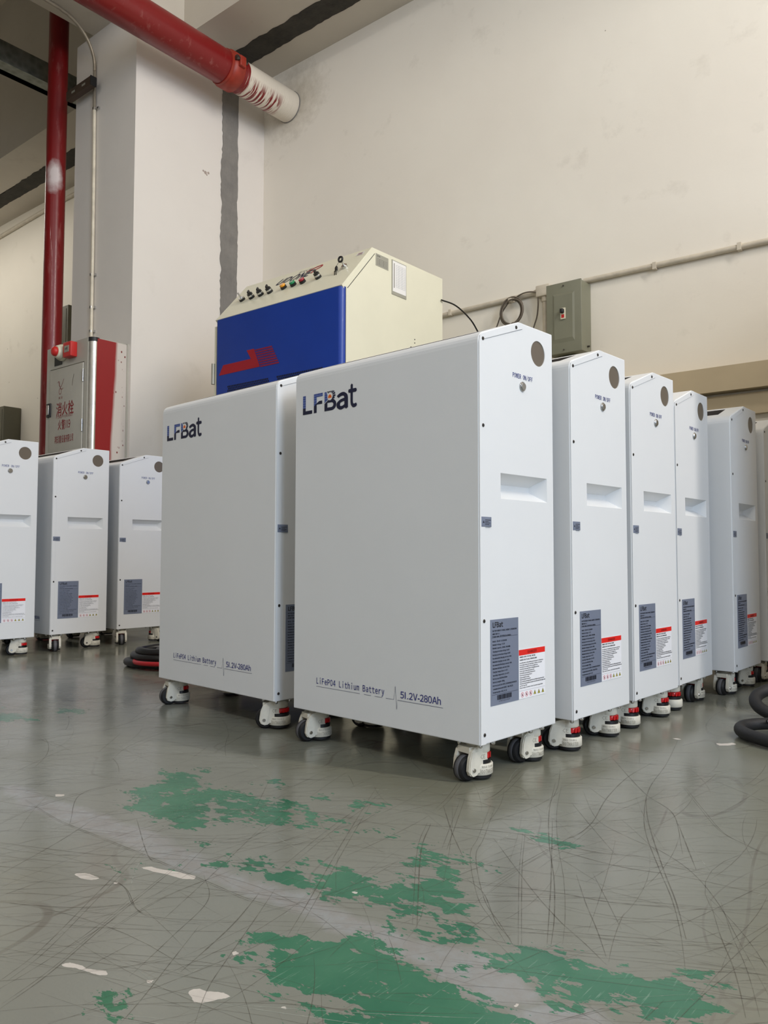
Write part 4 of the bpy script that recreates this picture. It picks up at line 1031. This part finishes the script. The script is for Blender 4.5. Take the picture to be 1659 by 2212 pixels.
def build_cabinet():
    root = thing('battery_cabinet', 'x', 'battery cabinet', group='white battery cabinets on casters')
    body_mesh().obj('body', root)
    S = lambda s_: -BW / 2 + s_
    X1 = BL / 2
    MB().box((X1 - 0.004, S(0.187), 0.8425), (X1 - 0.0015, S(0.244), 0.8995), 'cab_in').obj('round_window', root)
    # folded flange of the cover on the narrow face
    fl = [(S(0.0012), BZ0 + 0.001), (S(0.018), BZ0 + 0.001), (S(0.018), 0.8645), (S(0.1545), 0.9125), (S(0.1545), 0.9235), (S(0.1430), 0.9235), (S(0.0100), 0.8735), (S(0.0040), 0.8690), (S(0.0012), 0.8560)]
    MB().prism(fl, X1 - 0.0002, X1 + 0.0016, 'yz', 'cab').obj('cover_flange', root)
    m_ = MB(); stroke(m_, [(0.0184, BZ0 + 0.004), (0.0184, 0.8642), (0.1548, 0.9120)], 0.0008, 'seamgrey', lambda a, b: (X1 + 0.0003, S(a), b), 0); m_.obj('flange_seam', root)
    for s_, z_ in ((0.0125, 0.094), (0.0125, 0.311), (0.0125, 0.692), (0.013, 0.864), (0.130, 0.9105)):
        MB().cyl((X1 + 0.0012, S(s_), z_), 'x', 0.0038, 0.0016, 'screw', 12, bev=0.0006).cyl((X1 + 0.0025, S(s_), z_), 'x', 0.0018, 0.0006, 'black', 8).obj('screw', root)
    MB().cyl((X1, S(0.1535), 0.790), 'x', 0.0105, 0.003, 'chrome', 28, bev=0.001).cyl((X1 + 0.003, S(0.1535), 0.790), 'x', 0.0078, 0.002, 'chrome', 24, bev=0.0006).obj('power_button', root)
    side = lambda h: (lambda a, b: (X1 + h, S(a), b))
    m_ = MB(); text(m_, 'POWER ON/OFF', side(0.0006), 0.1175, 0.8055, 0.0095, 'blueink', width=0.076, res=2, bold=0.014, mono=True); m_.obj('power_lettering', root)
    m_ = MB().box((X1 + 0.0015, S(0.0055), 0.4935), (X1 + 0.0021, S(0.038), 0.513), 'lab', bev=0.0002)
    wl = m_.obj('small_warning_label', root)
    m_ = MB(); put = side(0.0023)
    m_.flat([[(0.0095, 0.501), (0.0145, 0.501), (0.012, 0.506)]], put, 'labtext')
    for i, ww in enumerate((0.014, 0.017, 0.012, 0.019)): m_.flat([[(0.0165, 0.4975 + i * 0.003), (0.0165 + ww, 0.4975 + i * 0.003), (0.0165 + ww, 0.4985 + i * 0.003), (0.0165, 0.4985 + i * 0.003)]], put, 'labtext')
    m_.obj('label_print', wl)
    # specification label
    gl = MB().box((X1 + 0.0001, S(0.0345), 0.145), (X1 + 0.0008, S(0.1315), 0.312), 'lab').obj('specification_label', root)
    put = side(0.0010)
    m_ = MB(); text(m_, 'LFBat', put, 0.0425, 0.2965, 0.0100, 'black', width=0.0345, res=2, bold=0.05)
    rows = ['BATTERY ENERGY STORAGE CABINET LITHIUM IRON', 'MADE IN P.R.C', 'Product name:  LiFePO4 Battery Module', 'Model:  LFB-48  51.2V280AH', 'Nominal voltage:  51.2V', 'Nominal capacity:  280Ah/14336Wh', 'Charging protection voltage: 58.4V',
            'Discharge protection voltage: 44.8V', 'Recommended charging current: 100A', 'Maximum charging current: 200A', 'Recommended discharge current: 100A', 'Maximum discharge current: 200A', 'Charging temperature: 0~55°C', 'Operating temperature: -20~60°C',
            'Battery size: 850X600x275mm', 'Battery weight: 139Kg', 'Battery pack ID: LFB51.2V280AH2204010024', 'Communication mode: RS485/CAN/RS232', 'Production date: 2022/4/24']
    wid = [0.083, 0.024, 0.063, 0.048, 0.041, 0.060, 0.057, 0.060, 0.064, 0.057, 0.065, 0.057, 0.052, 0.056, 0.049, 0.040, 0.082, 0.069, 0.047]
    zs = [0.2895, 0.2835, 0.2785] + [0.2690 - i * 0.0066 for i in range(16)]
    for r_, w_, z_ in zip(rows, wid, zs): text(m_, r_, put, 0.0415, z_ - 0.0013, 0.0031, 'labtext', width=w_, res=1, bold=0.022)
    for z_ in (0.2765, 0.1655): m_.flat([[(0.038, z_), (0.128, z_), (0.128, z_ + 0.0005), (0.038, z_ + 0.0005)]], put, 'labtext')
    m_.obj('label_print', gl)
    m_ = MB(); rb_ = random.Random(3); a = 0.0555
    while a < 0.1055:
        bw_ = rb_.choice((0.0006, 0.0009, 0.0014)); m_.flat([[(a, 0.1545), (a + bw_, 0.1545), (a + bw_, 0.1640), (a, 0.1640)]], put, 'labtext'); a += bw_ + rb_.choice((0.0004, 0.0005, 0.0008))
    text(m_, 'LFB51220424', put, 0.062, 0.1505, 0.0028, 'labtext', width=0.038, res=1)
    m_.obj('barcode', gl)
    # danger label
    dl = MB().box((X1 + 0.0001, S(0.1325), 0.1455), (X1 + 0.0008, S(0.2315), 0.2450), 'labwhite').obj('danger_label', root)
    m_ = MB().flat([[(0.1325, 0.2335), (0.2315, 0.2335), (0.2315, 0.2450), (0.1325, 0.2450)]], put, 'labred')
    text(m_, 'DANGER', side(0.0012), 0.182, 0.2365, 0.0052, 'labredtext', width=0.034, res=2, bold=0.01, align='c'); h_ = m_.obj('red_header', dl); h_['label'] = 'red header strip'
    m_ = MB()
    rows = [('DANGER: LOW DC VOLTAGE/ARCING', 0.058), ('DANGER: ARC FLASH/BURN HAZARD', 0.064), ('Do not disconnect or disassemble any electrical parts of the battery', 0.088), ('Do not plug or place near open flame or dispose of in water', 0.084), ('Do not place in a children or pet touchable area', 0.067),
            ('Do not place near open flame or flammable materials', 0.073), ('Do not connect in any other pack in series', 0.054), ('Do not drill or put any finger in the battery', 0.057), ('Do not sit on or put heavy objects', 0.045), ('Keep in upright position', 0.035), ('Keep dry and away from water', 0.040),
            ('Please read the operating manual before installing and using the product', 0.092), ('If battery leaks wash with clean water and seek medical help right away', 0.096), ('use Fire dry only', 0.026), ('Please contact customer service if you meet any problem', 0.086)]
    zz = 0.2285
    for i, (r_, w_) in enumerate(rows):
        text(m_, r_, put, 0.1355, zz, 0.0024 if i > 1 else 0.0030, 'labtext', width=w_, res=1, bold=0.016); zz -= 0.0058 if i < 2 else 0.0042
    m_.flat([[(0.1345, 0.1615), (0.2305, 0.1615), (0.2305, 0.1618), (0.1345, 0.1618)]], put, 'lineink')
    m_.obj('label_print', dl)
    m_ = MB()
    for i in range(6):
        c_ = 0.1445 + i * 0.0155; zc = 0.1535
        if i < 3:
            o_ = [(c_ + 0.0052 * math.cos(2 * PI * k_ / 20), zc + 0.0052 * math.sin(2 * PI * k_ / 20)) for k_ in range(20)]
            i_ = [(c_ + 0.0043 * math.cos(2 * PI * k_ / 20), zc + 0.0043 * math.sin(2 * PI * k_ / 20)) for k_ in range(20)]
            m_.flat([o_, i_], put, 'pinkring'); m_.flat([[(c_ - 0.0018, zc - 0.002), (c_ + 0.0016, zc - 0.0026), (c_ + 0.0008, zc + 0.0028), (c_ - 0.001, zc + 0.002)]], put, 'labtext')
            stroke(m_, [(c_ - 0.0032, zc + 0.0032), (c_ + 0.0032, zc - 0.0032)], 0.0007, 'pinkring', side(0.0012), 0)
        else:
            m_.flat([[(c_ - 0.0050, zc - 0.0040), (c_ + 0.0050, zc - 0.0040), (c_, zc + 0.0052)]], put, 'labtext')
            m_.flat([[(c_ - 0.0040, zc - 0.0034), (c_ + 0.0040, zc - 0.0034), (c_, zc + 0.0040)]], side(0.0012), 'yellow'); m_.flat([[(c_ - 0.0007, zc - 0.0025), (c_ + 0.0007, zc - 0.0025), (c_ + 0.0005, zc + 0.0018), (c_ - 0.0005, zc + 0.0018)]], side(0.0014), 'labtext')
    m_.obj('hazard_symbols', dl)
    # large face (y = -BW/2, looking at -y; x runs left to right)
    T = lambda t: BL / 2 - t
    YF = -BW / 2
    fp = lambda h: (lambda a, b: (a, YF - h, b))
    lg = MB(); put = fp(0.0006)
    x0 = T(0.518); zb = 0.7715; H = 0.0450
    def R_(a0, b0, a1, b1, key, p=put): lg.flat([[(a0, b0), (a1, b0), (a1, b1), (a0, b1)]], p, key)
    sw_ = 0.0098
    def bl(t): return zb + t * H
    # L
    lg.flat([[(x0, zb), (x0 + 0.033, zb), (x0 + 0.033, zb + 0.0082), (x0 + sw_, zb + 0.0082), (x0 + sw_, bl(0.34)), (x0, bl(0.34))]], put, 'navy')
    R_(x0, bl(0.34), x0 + sw_, bl(1.0), 'panelblue')
    # F
    xf = T(0.479)
    lg.flat([[(xf, zb), (xf + sw_, zb), (xf + sw_, bl(0.43)), (xf + 0.029, bl(0.43)), (xf + 0.029, bl(0.60)), (xf + 0.019, bl(0.60)), (xf + sw_, bl(0.50)), (xf, bl(0.36))]], put, 'navy')
    lg.flat([[(xf, bl(0.36)), (xf + sw_, bl(0.50)), (xf + sw_, bl(0.83)), (xf + 0.031, bl(0.83)), (xf + 0.031, bl(1.0)), (xf, bl(1.0))]], put, 'panelblue')
    # B
    xb = T(0.442)
    def arc(cx_, cz_, rx, rz, a0, a1, n=12): return [(cx_ + rx * math.cos(a0 + (a1 - a0) * i / n), cz_ + rz * math.sin(a0 + (a1 - a0) * i / n)) for i in range(n + 1)]
    outer = [(xb, zb)] + arc(xb + 0.024, bl(0.29), 0.0160, H * 0.29, -PI / 2, PI / 2 * 0.8) + [(xb + 0.021, bl(0.60)), (xb + 0.012, bl(0.54)), (xb, bl(0.38))]
    inner = [(xb + sw_, bl(0.17))] + arc(xb + 0.023, bl(0.29), 0.0072, H * 0.125, -PI / 2, PI / 2) + [(xb + sw_, bl(0.415))]
    lg.flat([outer, inner], put, 'navy')
    lg.flat([[(xb, bl(0.42)), (xb + 0.011, bl(0.57)), (xb + 0.010, bl(0.80)), (xb + 0.0065, bl(0.99)), (xb, bl(0.99))]], put, 'panelblue')
    cs = (xb + 0.0185, bl(0.74))
    for i in range(9):
        a0 = math.radians(128 - i * 20.0); a1 = a0 - math.radians(14)
        r0, r1 = 0.0095, 0.0185 if i > 1 else 0.0165
        if i >= 7: r1 = 0.0165
        lg.flat([[(cs[0] + r0 * math.cos(a0), cs[1] + r0 * math.sin(a0)), (cs[0] + r1 * math.cos(a0), cs[1] + r1 * 0.68 * math.sin(a0)) if False else (cs[0] + r1 * math.cos(a0), cs[1] + min(r1 * math.sin(a0), H * 0.27)), (cs[0] + r1 * math.cos(a1), cs[1] + min(r1 * math.sin(a1), H * 0.27)), (cs[0] + r0 * math.cos(a1), cs[1] + r0 * math.sin(a1))]], put, 'navy')
    lg.flat([[(cs[0] + 0.0085 * math.cos(2 * PI * i / 24), cs[1] - 0.001 + 0.0085 * math.sin(2 * PI * i / 24)) for i in range(24)]], fp(0.0008), 'whiteink')
    lg.flat([[(cs[0] + 0.0058 * math.cos(a), cs[1] - 0.0025 + 0.0066 * max(-0.25, math.sin(a))) for a in [2 * PI * i / 24 for i in range(24)]]], fp(0.0010), 'orange')
    stroke(lg, [(xb + 0.013, bl(0.58)), (xb + 0.019, bl(0.64)), (xb + 0.028, bl(0.64)), (xb + 0.033, bl(0.68))], 0.005, 'navy', put)
    # a, t
    text(lg, 'a', put, T(0.3985), bl(0.0), 0.0470, 'navy', width=0.0320, res=6, bold=0.06)
    text(lg, 't', put, T(0.3610), bl(0.0), 0.0530, 'navy', width=0.0245, res=6, bold=0.05)
    lg.obj('logo', root)
    # grid lines of the panel-like blue letters
    cpn = MB()
    text(cpn, 'LiFePO4 Lithium Battery', put, T(0.4655), 0.1412, 0.0135, 'blueink2', width=0.2165, res=3, bold=0.014, mono=True)
    text(cpn, '51.2V-280Ah', put, T(0.2035), 0.1405, 0.0138, 'blueink2', width=0.1080, res=3, bold=0.016, gap=0.10)
    zl_ = 0.1350
    for a, b in ((0.4645, 0.323), (0.310, 0.289), (0.278, 0.2555)): stroke(cpn, [(T(a), zl_), (T(b), zl_)], 0.0007, 'lineink', put, 0)
    stroke(cpn, [(T(0.245), zl_), (T(0.2225), zl_), (T(0.2180), 0.1630), (T(0.2140), 0.1155), (T(0.2118), zl_), (T(0.0900), zl_)], 0.0008, 'lineink', put, 0)
    cpn.obj('caption_lettering', root)
    for s_ in (0.016, 0.060, 0.193, 0.239):
        for x_ in (X1 - 0.012, X1 - 0.062): MB().cyl((x_, S(s_), 0.0665), 'z', 0.0045, 0.009, 'chrome', 12, bev=0.0015).obj('mounting_nut', root)
    hs, ws, ts, as_, fs_, es = caster_parts()
    first = None; meshes = None
    k_ = 0
    for (x_, s_) in ((X1 - 0.040, 0.044), (X1 - 0.040, BW - 0.044), (-X1 + 0.040, 0.044), (-X1 + 0.040, BW - 0.044)):
        if first is None:
            c = hs.obj('caster', root); parts = [ws.obj('wheel', c), ts.obj('leveling_thumbwheel', c), as_.obj('axle_bolt', c), fs_.obj('foot_pad', c), *[e_.obj('embossed_lettering', c) for e_ in es]]
            parts[1]['label'] = 'red thumbwheel'
            first = (c, parts)
        else:
            c = first[0].copy(); COL.objects.link(c); c.parent = root
            for p_ in first[1]: q = p_.copy(); COL.objects.link(q); q.parent = c
        c.location = (x_, S(s_), 0.0)
    return root
kk = NT('blue_cell_ink')
bt = kk.n('ShaderNodeTexBrick'); mp = kk.n('ShaderNodeMapping'); tc = kk.n('ShaderNodeTexCoord')
kk.l(tc.outputs['Object'], mp.inputs[0]); mp.inputs['Rotation'].default_value = (PI / 2, 0, 0)
kk.l(mp.outputs[0], bt.inputs['Vector']); bt.offset = 0
bt.inputs['Color1'].default_value = lin((40, 62, 138)); bt.inputs['Color2'].default_value = lin((30, 50, 120)); bt.inputs['Mortar'].default_value = lin((130, 150, 200))
bt.inputs['Scale'].default_value = 1.0; bt.inputs['Brick Width'].default_value = 0.0052; bt.inputs['Row Height'].default_value = 0.0058; bt.inputs['Mortar Size'].default_value = 0.00045
kk.l(bt.outputs['Color'], kk.b.inputs['Base Color']); M['panelblue'] = kk.m
M['blueink2'] = mat('indigo_ink', (34, 40, 124), 0.5)

def children(o): return [c for c in bpy.data.objects if c.parent == o]
def copy_tree(o, parent=None):
    c = o.copy(); COL.objects.link(c); c.parent = parent
    for ch in children(o): copy_tree(ch, c)
    return c
cab0 = build_cabinet()
bpy.context.view_layer.update()
# corner (near bottom corner of the narrow face), heading of the narrow face, caster headings (world degrees)
CABS = [
    ((-0.8165, 1.3002), 85.86, (256, 254, 250, 200), 'nearest white battery cabinet, logo side and control side both in full view'),
    ((-1.448, 1.3583), 84.96, (220, 240, 252, 160), 'second white battery cabinet with logo side showing, left of the nearest one'),
    ((-0.7794, 1.6213), 86.06, (211, 209, 240, 210), 'white battery cabinet directly behind the nearest one in the right row'),
    ((-0.7637, 1.9301), 86.47, (196, 207, 230, 215), 'third white battery cabinet counted from the front of the right row'),
    ((-0.7557, 2.2334), 88.07, (150, 268, 245, 200), 'fourth cabinet of the right row, last brightly lit one before the gap'),
    ((-0.7060, 2.5973), 88.10, (262, 235, 240, 200), 'dim cabinet standing in shade behind the bright right row'),
    ((-0.6900, 2.9350), 88.40, (270, 235, 262, 200), 'farthest cabinet, cut off by the right edge of the photo'),
    ((-3.3611, 1.4522), 87.45, (246, 244, 250, 200), 'left-row cabinet cut off by the left edge of the photo'),
    ((-3.3719, 1.8070), 88.35, (336, 250, 330, 200), 'left-row cabinet in front of the red hydrant cabinet, middle of the three'),
    ((-3.3728, 2.1420), 87.20, (334, 20, 300, 200), 'left-row cabinet partly hidden behind the second logo cabinet'),
]
for i, ((px, py), hd, cas, lab) in enumerate(CABS):
    root = cab0 if i == 0 else copy_tree(cab0)
    rz = math.radians(hd - 90)
    r_ = Vector((math.cos(math.radians(hd)), math.sin(math.radians(hd)))); l_ = Vector((-r_.y, r_.x))
    c = Vector((px, py)) + r_ * BW / 2 + l_ * BL / 2
    root.location = (c.x, c.y, 0); root.rotation_euler = (0, 0, rz)
    root['label'] = lab
    cs_ = sorted([o for o in children(root) if o.name.startswith('caster')], key=lambda o: (-round(o.location.x, 2), o.location.y))
    for o, a in zip(cs_, cas): o.rotation_euler = (0, 0, math.radians(a) - rz)

# ------------------------------------------------------------------ cables on the floor
h1 = thing('cable_bundle', 'thick black sleeved cable bundle looped on the floor at the right edge', 'cable', (-0.53, 2.1, 0))
def rel(P, o): return [(a - o[0], b - o[1], c) for a, b, c in P]
O_ = (-0.53, 2.1)
lp = [(-0.30, 1.98, 0.017), (-0.42, 1.950, 0.017), (-0.50, 1.985, 0.017), (-0.545, 2.04, 0.017), (-0.545, 2.09, 0.020), (-0.50, 2.14, 0.022), (-0.42, 2.17, 0.022), (-0.30, 2.19, 0.02)]
MB().tube(rel(lp, O_), 0.0145, 'sleeve', 14, res=10).obj('lower_loop', h1)
lp = [(-0.30, 2.24, 0.040), (-0.44, 2.235, 0.045), (-0.520, 2.26, 0.048), (-0.575, 2.34, 0.050), (-0.590, 2.44, 0.055), (-0.565, 2.53, 0.060), (-0.50, 2.58, 0.06), (-0.36, 2.58, 0.04)]
lp = [(-0.28, 2.20, 0.018), (-0.42, 2.200, 0.022), (-0.495, 2.205, 0.028), (-0.543, 2.22, 0.042), (-0.563, 2.25, 0.058), (-0.556, 2.29, 0.072), (-0.52, 2.33, 0.082), (-0.43, 2.37, 0.084), (-0.34, 2.40, 0.065), (-0.25, 2.42, 0.03)]
MB().tube(rel(lp, O_), 0.0155, 'sleeve', 14, res=10).obj('raised_loop', h1)
m_ = MB()
for i in range(4): m_.tube(rel([(-0.28, 2.17 + 0.012 * i, 0.035 + 0.006 * (i % 2)), (-0.42, 2.155 + 0.012 * i, 0.040), (-0.50, 2.10 + 0.014 * i, 0.033)], O_), 0.005, 'black_cable', 8, res=8)
m_.obj('bare_wires', h1)

h2 = thing('cable_pile', 'heap of black and red welding cable on the floor behind the second logo cabinet', 'cable', (-2.75, 2.0, 0))
O_ = (-2.75, 2.0)
def loop(cx_, cy_, rx, ry, z0, r_, key, ang=0.0, seed=1, turns=1.0, name='black_cable_loop'):
    rn = random.Random(seed); P = []
    n = 18
    for i in range(int(n * turns)):
        a = 2 * PI * i / n
        x_ = rx * math.cos(a); y_ = ry * math.sin(a)
        P.append((cx_ + x_ * math.cos(ang) - y_ * math.sin(ang) - O_[0], cy_ + x_ * math.sin(ang) + y_ * math.cos(ang) - O_[1], z0 + rn.uniform(0, 0.006)))
    MB().tube(P, r_, key, 10, closed=(turns == 1.0), res=3).obj(name, h2)
A_ = math.radians(35)
loop(-2.525, 1.955, 0.27, 0.14, 0.016, 0.016, 'black_cable', A_, 1)
loop(-2.515, 1.955, 0.25, 0.13, 0.040, 0.016, 'black_cable', A_, 2)
loop(-2.505, 1.965, 0.24, 0.12, 0.060, 0.015, 'black_cable', A_ + 0.1, 3)
loop(-2.475, 1.975, 0.19, 0.08, 0.050, 0.024, 'black_cable', A_, 8)
loop(-2.605, 2.015, 0.25, 0.10, 0.013, 0.0085, 'red_cable', A_ - 0.2, 5, name='red_cable_loop')
loop(-2.585, 2.005, 0.25, 0.10, 0.030, 0.0085, 'red_cable', A_ - 0.1, 6, name='red_cable_loop')
loop(-2.485, 1.925, 0.24, 0.135, 0.026, 0.0085, 'red_cable', A_, 7, name='red_cable_loop')
